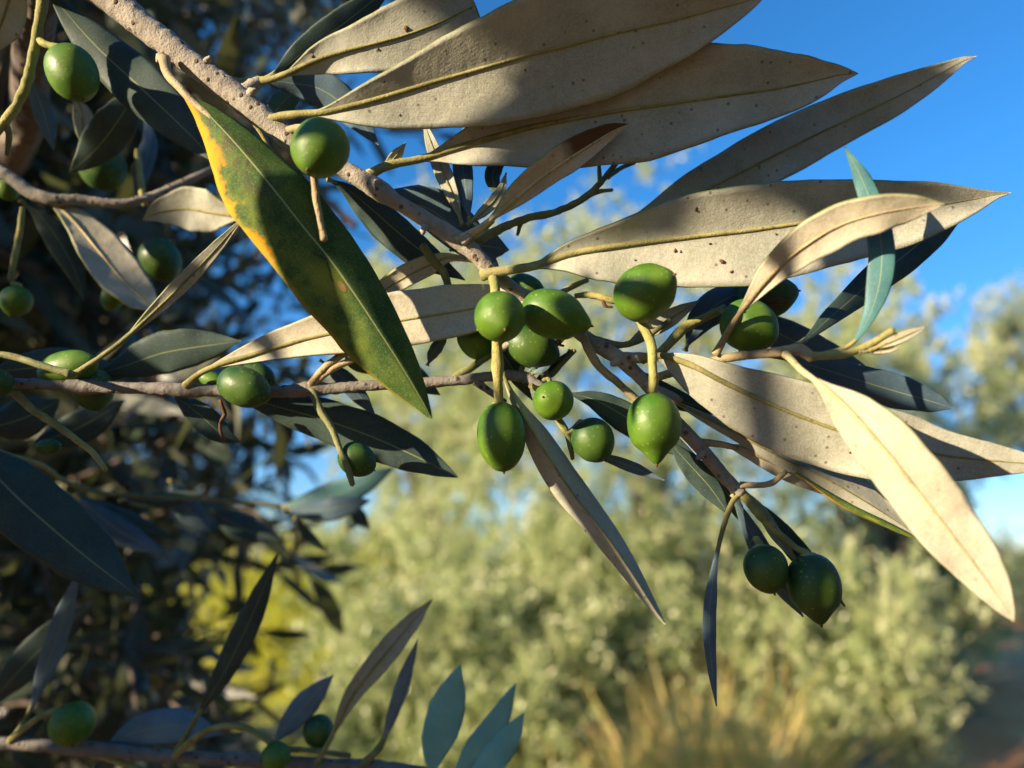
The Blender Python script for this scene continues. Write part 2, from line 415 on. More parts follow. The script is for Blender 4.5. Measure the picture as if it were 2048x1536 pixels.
    flat = np.clip((ss - sb)/(1-sb)*6, 0, 1)
    if side == 'under':
        cc = C[sel] + N[sel]*(r*.05*flat + (th)*flat)[:, None]*1.0
    else:
        cc = C[sel] - N[sel]*(r*.9*flat + th*flat)[:, None]
    Vt, Ft = tube_arrays(cc, r, 10, .09, seed)
    mm = mesh_any('midrib', Vt - org, Ft, M[mr])
    link('midrib', mm, ob, org)
    return ob

def stalk(parent, pts, mat='stalk', name='stalk', rough=.09, n=None, origin=None, label=None, ns=14):
    """pts: (px,py,depth_mm,r_px)"""
    A = np.array(pts, float); L = np.sum(np.linalg.norm(np.diff(A[:, :2], axis=0), axis=1))
    n = n or int(max(8, min(420, L/4)))
    Q = catmull(A, n); D = Q[:, 2]/1000
    C = CAM + ((Q[:, 0]-1024)/F*D)[:, None]*RT + ((768-Q[:, 1])/F*D)[:, None]*UP + D[:, None]*FW
    R = np.maximum(Q[:, 3], .5)/F*D
    V, Fc = tube_arrays(C, R, ns, rough, int(abs(A[0, 0]+A[-1, 1])) % 999)
    org = C[0]
    return link(name, mesh_any(name, V-org, Fc, M[mat]), parent, org, label=label)

def olive(parent, px, py, dmm, a, b, ang, tilt=0, tip=.5, mat='olive', stem=None, smat='stalk', cap=False, label=None, tipmark=True, sr=6):
    """a: half length px, b: radius px, ang: image direction of the tip (0 right, 90 down), tilt: degrees the tip turns to the camera"""
    d = dmm/1000; k = d/F; c = P(px, py, d)
    an = math.radians(ang); ti = math.radians(tilt)
    ax = (RT*math.cos(an) - UP*math.sin(an))*math.cos(ti) - FW*math.sin(ti)
    n1 = norm(np.cross(ax, FW+.13*UP)); n2 = np.cross(ax, n1)
    nt_, nr = 44, 36
    th = np.linspace(0, np.pi, nt_); z = -np.cos(th); r = np.sin(th)
    g = np.random.default_rng(int(px+py*3))
    # blunt stem end, pointed tip
    r = r**.92; zz = np.where(z < 0, z*.97, z); r = r*(1 + .05*(-z))
    r = np.where(z > .55, r*(1 - tip*.38*((z-.55)/.45)**1.3), r); zz = np.where(z > .7, zz + tip*.16*((z-.7)/.3)**2, zz)
    r[-1] = 0; r[0] = 0
    ph = np.linspace(0, 2*np.pi, nr, endpoint=False)
    lump = 1 + .012*np.cos(ph*2+g.uniform(0, 6))[None] + .008*np.cos(ph[None]*3+z[:, None]*4+g.uniform(0, 6))
    R = r[:, None]*lump*b*k
    V = c + zz[:, None, None]*a*k*ax + R[..., None]*(np.cos(ph)[None, :, None]*n1 + np.sin(ph)[None, :, None]*n2)
    V = V.reshape(-1, 3); i = np.arange(nt_-1)[:, None]*nr; j = np.arange(nr)[None]; j2 = (j+1) % nr
    Fc = np.stack([i+j, i+nr+j, i+nr+j2, i+j2], -1).reshape(-1, 4)
    me = mesh('olive', V-c, Fc, M[mat]); o = link('olive', me, parent, c, label=label)
    if tipmark:
        tp = c + ax*a*k*(zz[-1]); Vt, Ft = tube_arrays(np.array([tp-ax*b*k*.06, tp+ax*b*k*.02, tp+ax*b*k*.09]), np.array([.085, .06, .035])*b*k, 8, .2, 3)
        link('tip', mesh_any('tip', Vt-tp, Ft, M['tipm']), o, tp)
    base = c - ax*a*k*.97
    if cap:
        Vt, Ft = tube_arrays(np.array([base-ax*b*k*.03, base, base+ax*b*k*.07]), np.array([.18, .28, .33])*b*k, 20, .05, 5)
        link('calyx', mesh_any('calyx', Vt-base, Ft, M['cap']), o, base)
    if stem:   # list of (px,py,dmm,r) ending at the fruit base
        bb = base - CAM; dd = bb.dot(FW); bx = 1024+bb.dot(RT)/dd*F; by = 768-bb.dot(UP)/dd*F
        pts = list(stem) + [(bx, by, dd*1000, sr*1.15)]
        A = np.array(pts, float); Q = catmull(A, 40); D = Q[:, 2]/1000
        C = CAM + ((Q[:, 0]-1024)/F*D)[:, None]*RT + ((768-Q[:, 1])/F*D)[:, None]*UP + D[:, None]*FW
        Vt, Ft = tube_arrays(C, np.maximum(Q[:, 3], 1)/F*D, 12, .06, int(px))
        link('stalk', mesh_any('stalk', Vt-base, Ft, M[smat]), o, base)
    return o

# ================================================================== setting
def height(x, y):
    return (0.10*np.sin(x*.55+1)*np.cos(y*.4) + .04*np.sin(x*1.9)*np.sin(y*1.7+2)) * np.clip(1-np.hypot(x, y)/60, 0, 1)
def sheet(name, xs, ys, zf, mat):
    X, Y = np.meshgrid(xs, ys); V = np.stack([X, Y, zf(X, Y)], -1).reshape(-1, 3)
    n, m = X.shape; i = np.arange(n-1)[:, None]*m; j = np.arange(m-1)[None]
    Fc = np.stack([i+j, i+j+1, i+m+j+1, i+m+j], -1).reshape(-1, 4)
    return link(name, mesh(name, V, Fc, mat), kind='structure')
gx = np.concatenate([-np.geomspace(3000, 12, 24), np.linspace(-11, 14, 90), np.geomspace(15, 3000, 24)])
gy = np.concatenate([-np.geomspace(400, 4, 10), np.linspace(-3, 30, 110), np.geomspace(32, 3000, 26)])
sheet('ground', gx, gy, height, plain('dry_soil', (.16, .10, .055), (.28, .19, .10), 1.1, .95, .6, .02))
# red dirt path winding away on the right
def path_x(y): return -.85 + y*.656 + .12*np.sin(y*.6)
ys = np.linspace(-2, 26, 90); us = np.linspace(-1.15, 1.35, 12)
Yp = np.repeat(ys[:, None], 12, 1); Xp = path_x(Yp) + us[None]*(1 + .12*np.sin(Yp*1.7))
V = np.stack([Xp+.6, Yp, height(Xp+.6, Yp) + .014 + .01*np.cos(us[None]*3)], -1).reshape(-1, 3)
i = np.arange(89)[:, None]*12; j = np.arange(11)[None]
link('path', mesh('path', V, np.stack([i+j, i+j+1, i+13+j, i+12+j], -1).reshape(-1, 4), plain('red_earth', (.58, .19, .06), (.68, .30, .11), 2.2, .95, .6, .02)), kind='structure')
# far hills
def hz(X, Y): return 3 + 26*np.exp(-((X+330)/260)**2) + 14*np.exp(-((X-420)/200)**2) + 5*np.sin(X*.02)+3*np.sin(X*.053+1) - ((Y-900)/60)**2*9
sheet('hills', np.linspace(-1400, 1400, 120), np.linspace(800, 1050, 12), hz, plain('far_scrub', (.10, .12, .09), (.16, .17, .12), .02))

# ------------------------------------------------------------------ foliage made of leaf blades
def blades(C, D, Nrm, Ln, Wd, bend=.12):
    """C base, D unit direction, Nrm unit normal, sizes -> folded lance leaves (6 verts, 4 tri-quads)"""
    n = len(C); S_ = np.cross(D, Nrm)
    Ln = Ln[:, None]; Wd = Wd[:, None]
    v0 = C; v1 = C + D*Ln*.32 + S_*Wd*.42 + Nrm*Wd*.12; v2 = C + D*Ln*.32 - S_*Wd*.42 + Nrm*Wd*.12
    v3 = C + D*Ln*.68 + S_*Wd*.42 - Nrm*Ln*bend*.5 + Nrm*Wd*.12; v4 = C + D*Ln*.68 - S_*Wd*.42 - Nrm*Ln*bend*.5 + Nrm*Wd*.12
    v5 = C + D*Ln - Nrm*Ln*bend
    V = np.stack([v0, v1, v2, v3, v4, v5], 1).reshape(-1, 3)
    k = np.arange(n)[:, None]*6
    tri = np.array([[0, 1, 2], [2, 1, 3], [2, 3, 4], [4, 3, 5]])
    return V, (k[:, None] + tri[None]).reshape(-1, 3)
def rdir(n, g):
    v = g.normal(size=(n, 3)); return norm(v)
def perp(D, g):
    a = rdir(len(D), g); return norm(a - D*np.sum(a*D, -1, keepdims=True))

def sprays(g, starts, dirs, lens, nleaf, ll, lw, droop=.3):
    """twigs carrying opposite leaves; returns leaf arrays and twig lines"""
    Cs, Ds, Ns, Ls, Ws, lines = [], [], [], [], [], []
    for s0, d0, L in zip(starts, dirs, lens):
        t = np.linspace(.08, 1, nleaf)
        c = s0 + d0*L*t[:, None] + np.array([0, 0, -1])*droop*L*(t[:, None]**2) + np.array([g.normal(), g.normal(), g.normal()])*L*.06*np.sin(t*6)[:, None]
        tg = norm(np.gradient(c, axis=0)); pr = perp(tg[:1], g)[0]
        ph = np.where(np.arange(nleaf) % 2 == 0, 1, -1)[:, None]
        tw = (np.arange(nleaf)//2 % 2)[:, None]; q = norm(np.cross(tg, pr[None])); sd = norm(pr[None] - tg*np.sum(pr[None]*tg, -1, keepdims=True))
        out = norm(np.where(tw == 0, sd, q)*ph + g.normal(size=(nleaf, 3))*.25)
        dd = norm(out*.75 + tg*g.uniform(.5, 1.1, (nleaf, 1)) + g.normal(size=(nleaf, 3))*.12)
        nn = norm(np.cross(np.cross(dd, tg), dd) + g.normal(size=(nleaf, 3))*.35); nn = norm(nn - dd*np.sum(nn*dd, -1, keepdims=True))
        Cs.append(c); Ds.append(dd); Ns.append(nn); Ls.append(ll*g.uniform(.65, 1.15, nleaf)); Ws.append(lw*g.uniform(.7, 1.15, nleaf)); lines.append(np.vstack([s0, c]))
    return [np.concatenate(x) for x in (Cs, Ds, Ns, Ls, Ws)], lines

MF = dict(
    silver=foliage_mat('silvery_foliage', (.14, .20, .06), (.46, .50, .24), (.42, .45, .22), (.72, .70, .44), trans=.32),
    green=foliage_mat('green_foliage', (.06, .10, .03), (.15, .18, .06), (.22, .25, .12), (.32, .33, .18)),
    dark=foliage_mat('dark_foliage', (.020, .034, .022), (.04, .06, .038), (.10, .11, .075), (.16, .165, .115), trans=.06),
    broom=foliage_mat('broom_foliage', (.34, .40, .02), (.60, .50, .02), (.36, .42, .03), (.62, .55, .04), trans=.3),
    gr=foliage_mat('grass_blades', (.50, .50, .10), (.75, .46, .20), (.50, .48, .14), (.75, .50, .22), trans=.25),
    grg=foliage_mat('green_grass', (.16, .26, .03), (.32, .36, .06), (.2, .3, .04), (.34, .38, .07), trans=.3),
)

def crown_mesh(name, seed, R, n_cl, n_lf, mat, ll=.065, lw=.013, cl=.38, low=-.9, squash=1.0, gap=.0, up=.35):
    """uneven crown of leaf clumps filling an ellipsoid of radii R around the origin"""
    g = np.random.default_rng(seed)
    d = rdir(n_cl*3, g); d = d[d[:, 2] > low][:n_cl]; n_cl = len(d)
    rad = g.uniform(.35, 1, n_cl)**.55
    lob = 1 + .16*np.sin(d[:, 0]*5+seed)*np.cos(d[:, 2]*4) + .12*np.sin(d[:, 1]*9+seed*2) + .10*g.normal(size=n_cl)
    cc = d*(rad*lob)[:, None]*np.array(R)
    q = cc*2.6 + seed; hole = (np.sin(q[:, 0]*1.7) * np.sin(q[:, 2]*2.1 + q[:, 1]) + .5*np.sin(q[:, 0]*4.1 + q[:, 2]*3.3)) > .62
    cc = cc[~hole]; d = d[~hole]; n_cl = len(cc)
    sz = cl*g.uniform(.5, 1.25, n_cl)
    C, D = [], []
    dirs = norm(d + np.array([0, 0, up]) + g.normal(size=(n_cl, 3))*.35)
    # every clump is a bundle of shoots
    ns = 5; nl = max(4, n_lf//ns)
    st, sd, sl_ = [], [], []
    for c, dd, s_ in zip(cc, dirs, sz):
        for k in range(ns):
            q = norm(dd + g.normal(size=3)*.55); st.append(c + g.normal(size=3)*s_*.22 - q*s_*.3); sd.append(q); sl_.append(s_*g.uniform(.6, 1.2))
    arr, lines = sprays(g, np.array(st), np.array(sd), np.array(sl_), nl, ll, lw, .15)
    V, Fc = blades(*arr)
    return mesh(name, V, Fc, MF[mat], smooth=False), cc

def tree(name, label, cat, x, y, z, me_cr, cc, hgt, R, seed, group=None, sc=(1, 1, 1), rz=0, trunk_r=.16, trunk=True, crown_name='crown'):
    g = np.random.default_rng(seed)
    t = thing(name, label, cat, (x, y, z), group)
    t.rotation_euler = (0, 0, rz); t.scale = sc
    ORIG[t] = np.zeros(3)
    o = link(crown_name, me_cr, t, (0, 0, hgt))
    parts = []
    if trunk:
        pts = np.array([(0, 0, -.15), (.05, .02, .25), (-.04, .06, .6), (.06, 0, hgt*.55)]) 
        q = catmull(pts, 16); parts.append(tube_arrays(q, np.linspace(trunk_r*1.35, trunk_r*.75, 16), 14, .12, seed))
        link('trunk', mesh_any('trunk', *parts[0], M['trunk']), t, (0, 0, 0))
        idx = g.choice(len(cc), 9, replace=False)
        for k in idx:
            e = cc[k]*.85 + np.array([0, 0, hgt]); s0 = pts[-1]
            md = s0*.5 + e*.5 + np.array([0, 0, -.1*hgt])+g.normal(size=3)*.08
            q = catmull(np.array([pts[2]*.4+s0*.6, md, e]), 14)
            link('limb', mesh_any('limb', *tube_arrays(q, np.linspace(trunk_r*.6, .015, 14), 9, .1, seed+int(k)), M['trunk']), t, (0, 0, 0))
    return t

def G(px, d, x_off=0):   # ground position seen at column px, distance d
    return (px-1024)/F*d, d*math.cos(PITCH)

cmA, ccA = crown_mesh('crown', 3, (2.0, 1.5, 1.8), 900, 85, 'silver', ll=.07, lw=.019, cl=.30)
cmB, ccB = crown_mesh('crown', 5, (1.5, 1.4, 1.5), 700, 80, 'silver', ll=.075, lw=.020, cl=.27)
cmC, ccC = crown_mesh('crown', 9, (1.6, 1.3, 1.2), 650, 80, 'green', low=-.7, ll=.075, lw=.018)
cmD, ccD = crown_mesh('crown', 12, (1.2, .9, .7), 450, 80, 'broom', ll=.09, lw=.013, low=-.3)
cmS, ccS = crown_mesh('crown', 15, (1.3, .9, .75), 650, 75, 'silver', low=-.5, ll=.062, lw=.017, cl=.26)
GRV = 'olive trees in the grove beyond the branch'
bx, by = G(1200, 5.9); tree('olive_tree', 'tall sunlit silvery olive tree in the middle behind the fruit cluster', 'tree', bx, by, 0, cmA, ccA, 2.6, None, 1, GRV, (.85, .85, 1.0))
bx, by = G(1720, 9.5); tree('olive_tree', 'rounded pale olive tree just right of the tallest one', 'tree', bx, by, 0, cmB, ccB, 2.45, None, 2, GRV, (1.05, 1, 1.3), 1.3)
bx, by = G(2075, 12); tree('olive_tree', 'darker olive tree at the right edge of the photo above the red path', 'tree', bx, by, 0, cmC, ccC, 3.0, None, 3, GRV, (.55, .7, 1.42), .6)
bx, by = G(880, 8.5); tree('olive_tree', 'hazy pale olive tree seen between the hanging green leaf and the olives', 'tree', bx, by, 0, cmB, ccB, 3.0, None, 4, GRV, (.9, .9, 1.2), 2.6)
bx, by = G(330, 16); tree('olive_tree', 'distant green tree low on the left under the pale sky', 'tree', bx, by, 0, cmC, ccC, 1.7, None, 5, GRV, (1.6, 1.2, .9), 4.0)
bx, by = G(1960, 22); tree('olive_tree', 'small far tree where the red path ends', 'tree', bx, by, 0, cmC, ccC, 1.3, None, 6, GRV, (1.3, 1.2, .8), 2.0)
SHR = 'low shrubs under the olive trees'
bx, by = G(620, 7.0); tree('broom_shrub', 'bright yellow-green broom shrub lit by the sun at lower left of centre', 'shrub', bx, by, .75, cmD, ccD, .0, None, 7, SHR, (1, 1, 1.15), 0, trunk=False)
bx, by = G(980, 4.9); tree('olive_shrub', 'silvery olive suckers at the foot of the tallest tree', 'shrub', bx, by, .6, cmS, ccS, .0, None, 8, SHR, (.85, .8, 1.1), .5, trunk=False)
bx, by = G(1560, 5.3); tree('olive_shrub', 'dense pale shrub beside the shaded path on the right', 'shrub', bx, by, .75, cmS, ccS, .0, None, 9, SHR, (.72, .7, 1.15), 2.2, trunk=False)
bx, by = G(160, 4.0); tree('dark_shrub', 'dark leafy shrub with glinting leaves in the lower left corner', 'shrub', bx, by, .5, cmC, ccC, .0, None, 10, SHR, (.6, .45, .55), 1.2, trunk=False)
bx, by = G(1745, 8.2); tree('yellow_shrub', 'small green bush at the edge of the red path', 'shrub', bx, by, .35, cmC, ccC, .0, None, 11, SHR, (.4, .5, .5), 1.9, trunk=False)

bx, by = G(1300, 4.6); tree('olive_shrub', 'pale green shrub in the middle, in front of the tallest tree trunk', 'shrub', bx+.1, by+.9, .9, cmS, ccS, .0, None, 18, SHR, (1.0, .8, 1.3), 3.5, trunk=False)
bx, by = G(820, 7.5); tree('olive_shrub', 'silvery shrub between the yellow broom and the tallest tree', 'shrub', bx, by, .9, cmS, ccS, .0, None, 28, SHR, (1.0, 1, 1.4), 4.5, trunk=False)
bx, by = G(1755, 10.4); tree('olive_shrub', 'pale shrub farther off beside the path, below the rounded tree', 'shrub', bx, by, .95, cmS, ccS, .0, None, 29, SHR, (.9, 1, 1.6), 5.5, trunk=False)
# grass: dry orange and green tufts in front of the tallest tree
def grass(name, mat, n, x0, x1, d0, d1, h, seed, label=None):
    g = np.random.default_rng(seed)
    px = g.uniform(x0, x1, n); d = g.uniform(d0, d1, n)
    x = (px-1024)/F*d; y = d*.972
    k = np.abs(x - path_x(y) - .7) > 1.25; x, y = x[k], y[k]
    n = len(x); C = np.stack([x, y, height(x, y)-.01], -1)
    D = norm(np.stack([g.normal(size=n)*.35, g.normal(size=n)*.35, np.ones(n)], -1)); N = perp(D, g)
    cl = .6+.6*np.sin(x*4+1)*np.sin(y*3)
    V, Fc = blades(C, D, N, h*g.uniform(.35, 1.1, n)*np.clip(cl, .3, 1.2), np.full(n, .009), .35)
    link(name, mesh(name, V, Fc, MF[mat], smooth=False), kind='stuff', label=label, category='grass')
grass('dry_grass', 'gr', 26000, 900, 1900, 3.6, 10, .75, 5, 'dry orange grass standing below the olive trees')
grass('tall_dry_grass', 'gr', 2600, 1120, 1520, 3.6, 4.4, .95, 15, 'tall orange seed stalks standing close in front of the shrubs')
grass('tall_dry_grass', 'grg', 1800, 1000, 1780, 3.5, 4.6, .75, 16, 'lower green grass mixed among the tall stalks')
grass('green_grass', 'grg', 22000, 500, 2100, 3.4, 14, .5, 6, 'green grass growing among the dry stalks')

# ================================================================== the branch in focus
B1 = thing('olive_branch', 'thick speckled sunlit olive branch slanting down from the top left with long pale leaves', 'branch', P(225, 5, .152))
st = lambda *a, **k: stalk(B1, *a, **k)
lf = lambda *a, **k: leaf(B1, *a, **k)
ol = lambda *a, **k: olive(B1, *a, **k)
st([(90, -110, 150, 33), (160, -50, 150, 31), (232, 6, 150, 29), (300, 62, 150, 26), (335, 88, 150, 26), (380, 125, 150, 24), (430, 160, 150, 24), (465, 185, 150, 25), (500, 215, 150, 24), (560, 262, 150, 22), (585, 283, 150, 23), (620, 305, 150, 19),
    (700, 345, 150, 18), (735, 366, 150, 20), (765, 385, 150, 21), (790, 402, 150, 16), (850, 438, 151, 16), (900, 470, 151, 18), (930, 490, 151, 19), (955, 512, 151, 16), (985, 545, 152, 17), (1010, 565, 153, 14), (1050, 592, 155, 12), (1100, 622, 156, 12),
    (1150, 660, 154, 13), (1190, 688, 153, 15), (1235, 715, 152, 15), (1290, 765, 152, 13), (1340, 830, 152, 13), (1400, 895, 152, 14), (1450, 955, 152, 13), (1482, 985, 152, 12)], 'bark', 'stem', .045, ns=22)
# --- leaves of the main branch: points are px, py, depth in mm, half width left/right of travel
L2 = [(536, 242, 149.0, 0, 0), (560, 233, 147.9, 0, 0), (600, 228, 146.6, 0, 0), (650, 224, 145.8, 6, 7), (700, 212, 145.0, 24, 35), (760, 196, 144.7, 38, 58), (850, 169, 144.1, 60, 82), (950, 140, 143.5, 84, 106), (1050, 112, 142.9, 102, 118), (1150, 87, 142.3, 112, 120), (1250, 62, 141.7, 112, 108), (1350, 40, 141.1, 95, 80), (1450, 14, 140.5, 60, 40), (1500, 0, 140.2, 34, 18), (1535, -14, 140.0, 0, 0)]
lf(L2, 'under', pr=9, roll=6, fold=.22, curl=.10, bow=2.0, label='largest leaf, pale underside with a soft shadow across it')
L1 = [(515, 163, 151.0, 0, 0), (545, 158, 149.9, 0, 0), (575, 147, 149.7, 4, 4), (640, 118, 149.4, 28, 30), (700, 100, 149.1, 42, 46), (770, 82, 148.8, 55, 58), (830, 64, 148.6, 64, 62), (890, 40, 148.3, 66, 60), (935, 18, 148.1, 62, 50), (947, 12, 148.0, 58, 42), (950, 10, 148.0, 40, 30)]
lf(L1, 'under', pr=9, roll=-5, fold=-.12, curl=.12, label='leaf with its end cut off square', mat='under')
lf([(470, 165, 156), (530, 160, 156), (600, 110, 157), (690, 45, 158), (790, -35, 160)], 'upper', pet=2, w=(30, 34), pr=9, roll=0)
L3 = [(738, 350, 150.0, 0, 0), (770, 333, 150.8, 0, 0), (850, 316, 152.4, 0, 0), (880, 306, 152.3, 12, 22), (950, 285, 151.9, 34, 46), (1050, 257, 152.4, 70, 78), (1150, 237, 151.9, 95, 94), (1250, 220, 151.4, 105, 104), (1350, 206, 150.9, 108, 96), (1450, 192, 150.4, 98, 74), (1550, 178, 149.8, 74, 54), (1630, 162, 148.4, 44, 38), (1680, 150, 147.2, 16, 16), (1716, 147, 147.0, 0, 0)]
lf(L3, 'under', pr=10, roll=0, fold=.20, curl=.10, bow=-1)
lf([(1215, 480, 160, 0, 0), (1250, 455, 161, 6, 6), (1320, 425, 162, 30, 34), (1400, 385, 163, 48, 46), (1500, 335, 164, 58, 50), (1600, 285, 164, 58, 50), (1700, 237, 164, 52, 44), (1800, 190, 163, 40, 34), (1880, 147, 162, 20, 20), (1925, 122, 162, 8, 7), (1952, 113, 162, 0, 0)], 'under', pr=5, roll=6, fold=-.08)
lf([(1200, 190, 165), (1300, 140, 165), (1452, 57, 165)], 'under', pet=1, w=(22, 22), pr=4)
L5 = [(965, 550, 151.0, 0, 0), (1000, 543, 149.3, 0, 0), (1060, 534, 148.4, 0, 0), (1090, 525, 148.2, 9, 10), (1140, 508, 147.8, 24, 42), (1200, 497, 147.4, 38, 66), (1250, 490, 147.6, 50, 80), (1330, 480, 147.6, 72, 94), (1420, 470, 147.0, 90, 104), (1500, 461, 147.0, 90, 108), (1600, 447, 146.8, 82, 98), (1700, 434, 146.1, 70, 86), (1800, 422, 145.5, 58, 72), (1880, 410, 144.9, 42, 50), (1950, 398, 144.5, 20, 26), (1990, 390, 144.2, 6, 7), (2022, 386, 144.0, 0, 0)]
lf(L5, 'under', pr=11, roll=0, fold=.24, curl=.14, bow=-1.5, label='long leaf reaching right to the blue sky, scattered brown specks')
lf([(1285, 718, 149, 0, 0), (1310, 712, 147, 0, 0), (1335, 713, 146, 8, 26), (1390, 733, 145, 24, 52), (1450, 765, 144, 40, 68), (1520, 798, 143, 58, 82), (1600, 832, 142, 70, 88), (1700, 868, 141, 78, 84), (1800, 893, 140, 68, 72), (1900, 912, 139, 48, 52), (2000, 922, 138, 32, 32), (2100, 930, 137, 8, 8), (2130, 932, 137, 0, 0)], 'under', pr=9, roll=10, fold=-.08, curl=.08, label='wide leaf running off the right edge of the photo', mat='under')
lf([(1395, 885, 152), (1440, 888, 151), (1500, 905, 150), (1580, 942, 150), (1700, 1000, 150)], 'under', mat='under_pale', pet=2, w=(22, 22), pr=9, mr='petiole')
lf([(1335, 795, 152, 0, 0), (1400, 830, 151, 8, 8), (1480, 872, 150, 22, 12), (1560, 915, 149, 36, 14), (1650, 958, 149, 52, 22), (1740, 1010, 149, 42, 22), (1820, 1062, 149, 18, 10), (1862, 1090, 149, 0, 0)], 'under', pr=5, roll=-25, fold=-.5, mat='under', label='leaf with a yellowed lower margin under the wide leaf')
lf([(1590, 945, 148.2), (1680, 1003, 148), (1780, 1052, 148), (1862, 1091, 148)], 'upper', pet=0, w=(5, 7), mat='yellow', pr=2, nv=6, name='leaf_margin')
lf([(1480, 985, 152), (1462, 1010, 151), (1440, 1080, 150), (1424, 1170, 149), (1418, 1260, 149), (1424, 1340, 149), (1433, 1412, 149)], 'upper', pet=3, w=(13, 12), pr=6, mr='midrib', mat='blue')
lf([(1465, 990, 153), (1490, 1040, 154), (1530, 1120, 155), (1570, 1185, 155), (1606, 1233, 155)], 'upper', pet=1, w=(22, 20), pr=5, mat='blue')
lf([(1335, 880, 154), (1375, 925, 154), (1420, 975, 154), (1458, 1030, 154)], 'upper', pet=0, w=(24, 24), pr=4)
lf([(1400, 900, 154), (1430, 950, 155), (1470, 1010, 155), (1505, 1070, 155)], 'upper', pet=0, w=(14, 16), pr=4)
lf([(1490, 985, 154), (1540, 1040, 155), (1600, 1110, 156), (1690, 1212, 157)], 'upper', pet=1, w=(22, 20), pr=4)
lf([(1470, 965, 152), (1520, 1020, 153), (1560, 1080, 154), (1600, 1130, 155)], 'under', pet=1, w=(12, 12), pr=4)
st([(1480, 970, 151, 7), (1520, 970, 150, 6), (1545, 965, 149, 6), (1572, 943, 148, 5)], 'petiole', 'twig')
st([(1482, 985, 152, 10), (1520, 1030, 151, 9), (1560, 1070, 151, 8), (1590, 1095, 150, 7)], 'stalk', 'twig', .1)
# lance leaf hanging from the cluster, half folded
lf([(1005, 745, 150, 0, 0), (1022, 785, 149, 5, 6), (1045, 828, 148, 16, 10), (1075, 880, 148, 30, 22), (1110, 935, 148, 34, 30), (1150, 993, 148, 34, 30), (1190, 1045, 148, 32, 25), (1230, 1098, 148, 27, 20), (1275, 1165, 148, 17, 13), (1310, 1220, 148, 8, 6), (1330, 1248, 148, 0, 0)], 'under', pr=5, fold=-1.3, curl=.0, roll=-4, mat='under', label='narrow lance leaf folded along its midrib, hanging below the fruit cluster')
lf([(1130, 785, 153), (1190, 800, 153), (1270, 845, 154), (1400, 920, 155)], 'upper', pet=0, w=(30, 32), pr=5)
lf([(1180, 905, 153), (1240, 925, 153), (1328, 960, 153)], 'upper', pet=0, w=(11, 11), mat='blue', pr=4)
# leaf with brown tip
lf([(915, 480, 150, 0, 0), (950, 462, 149, 0, 0), (985, 436, 149, 4, 4), (1030, 397, 149, 26, 18), (1080, 357, 149, 32, 24), (1130, 322, 149, 34, 26), (1180, 290, 149, 30, 22), (1225, 262, 149, 16, 14), (1256, 248, 149, 0, 0)], 'under', mat='under_warm', pr=9, roll=14, mr='midrib_pale', label='small leaf with a browned tip')
st([(905, 478, 151, 8), (950, 470, 150, 7), (985, 440, 150, 7)], 'petiole', 'twig')
# thin shoots standing behind
st([(940, 490, 153, 10), (985, 465, 154, 9), (1050, 438, 155, 8), (1110, 424, 156, 7), (1170, 395, 157, 7), (1210, 355, 158, 6), (1260, 285, 160, 5)], 'dull', 'twig', .14)
for (x, y, x2, y2, d) in ((1170, 395, 1225, 380, 158), (1200, 370, 1198, 330, 158), (1045, 440, 1035, 470, 156), (1215, 355, 1270, 325, 159)):
    st([(x, y, d-1, 5), ((x+x2)/2, (y+y2)/2-4, d, 4.5), (x2, y2, d, 3.5)], 'dull', 'twig', .1)
lf([(925, 450, 154), (905, 390, 155), (880, 330, 156), (862, 285, 156), (845, 235, 157)], 'under', pet=1, w=(17, 17), pr=6)
lf([(940, 445, 155), (930, 370, 156), (925, 310, 157), (935, 240, 158)], 'upper', pet=1, w=(20, 18), pr=6, mat='blue')
lf([(935, 450, 154), (975, 415, 155), (1000, 385, 155), (1013, 345, 156)], 'under', pet=1, w=(12, 12), pr=5)
lf([(1000, 400, 157), (985, 350, 158), (1015, 300, 159)], 'upper', pet=1, w=(16, 16), pr=4)
lf([(760, 345, 152), (785, 320, 153), (812, 286, 153)], 'under', pet=1, w=(11, 11), pr=4)
# leaves behind the stem
lf([(655, 358, 156), (690, 375, 157), (740, 415, 158), (800, 468, 159), (860, 515, 160), (930, 560, 160)], 'upper', pet=1, w=(30, 40), pr=6)
lf([(745, 385, 158), (800, 400, 159), (870, 425, 160), (1000, 540, 161)], 'upper', pet=0, w=(48, 40), pr=4, mat='blue')
lf([(900, 500, 160), (950, 490, 160), (1018, 500, 161)], 'upper', pet=0, w=(34, 34), pr=4, mat='blue')
lf([(520, 160, 158), (575, 165, 159), (640, 178, 160), (700, 222, 161), (757, 290, 162)], 'upper', pet=1, w=(36, 34), pr=6, mat='blue')
lf([(610, 165, 163), (565, 205, 164), (530, 255, 165)], 'upper', pet=0, w=(24, 22), pr=5, mat='teal')
st([(505, 170, 151, 14), (490, 180, 150, 13), (520, 163, 151, 12)], 'bark', 'twig')
st([(500, 235, 153, 5), (525, 270, 154, 5), (540, 300, 155, 5)], 'stalk', 'twig')
lf([(990, 530, 155, 0, 0), (900, 515, 157, 8, 8), (860, 530, 158, 20, 22), (800, 560, 159, 20, 24), (740, 600, 160, 14, 14), (700, 625, 160, 0, 0)], 'under', mat='under_pale', pr=5)
st([(845, 490, 156, 9), (865, 520, 157, 9), (890, 550, 158, 8), (900, 600, 159, 7)], 'dull', 'twig', .1)
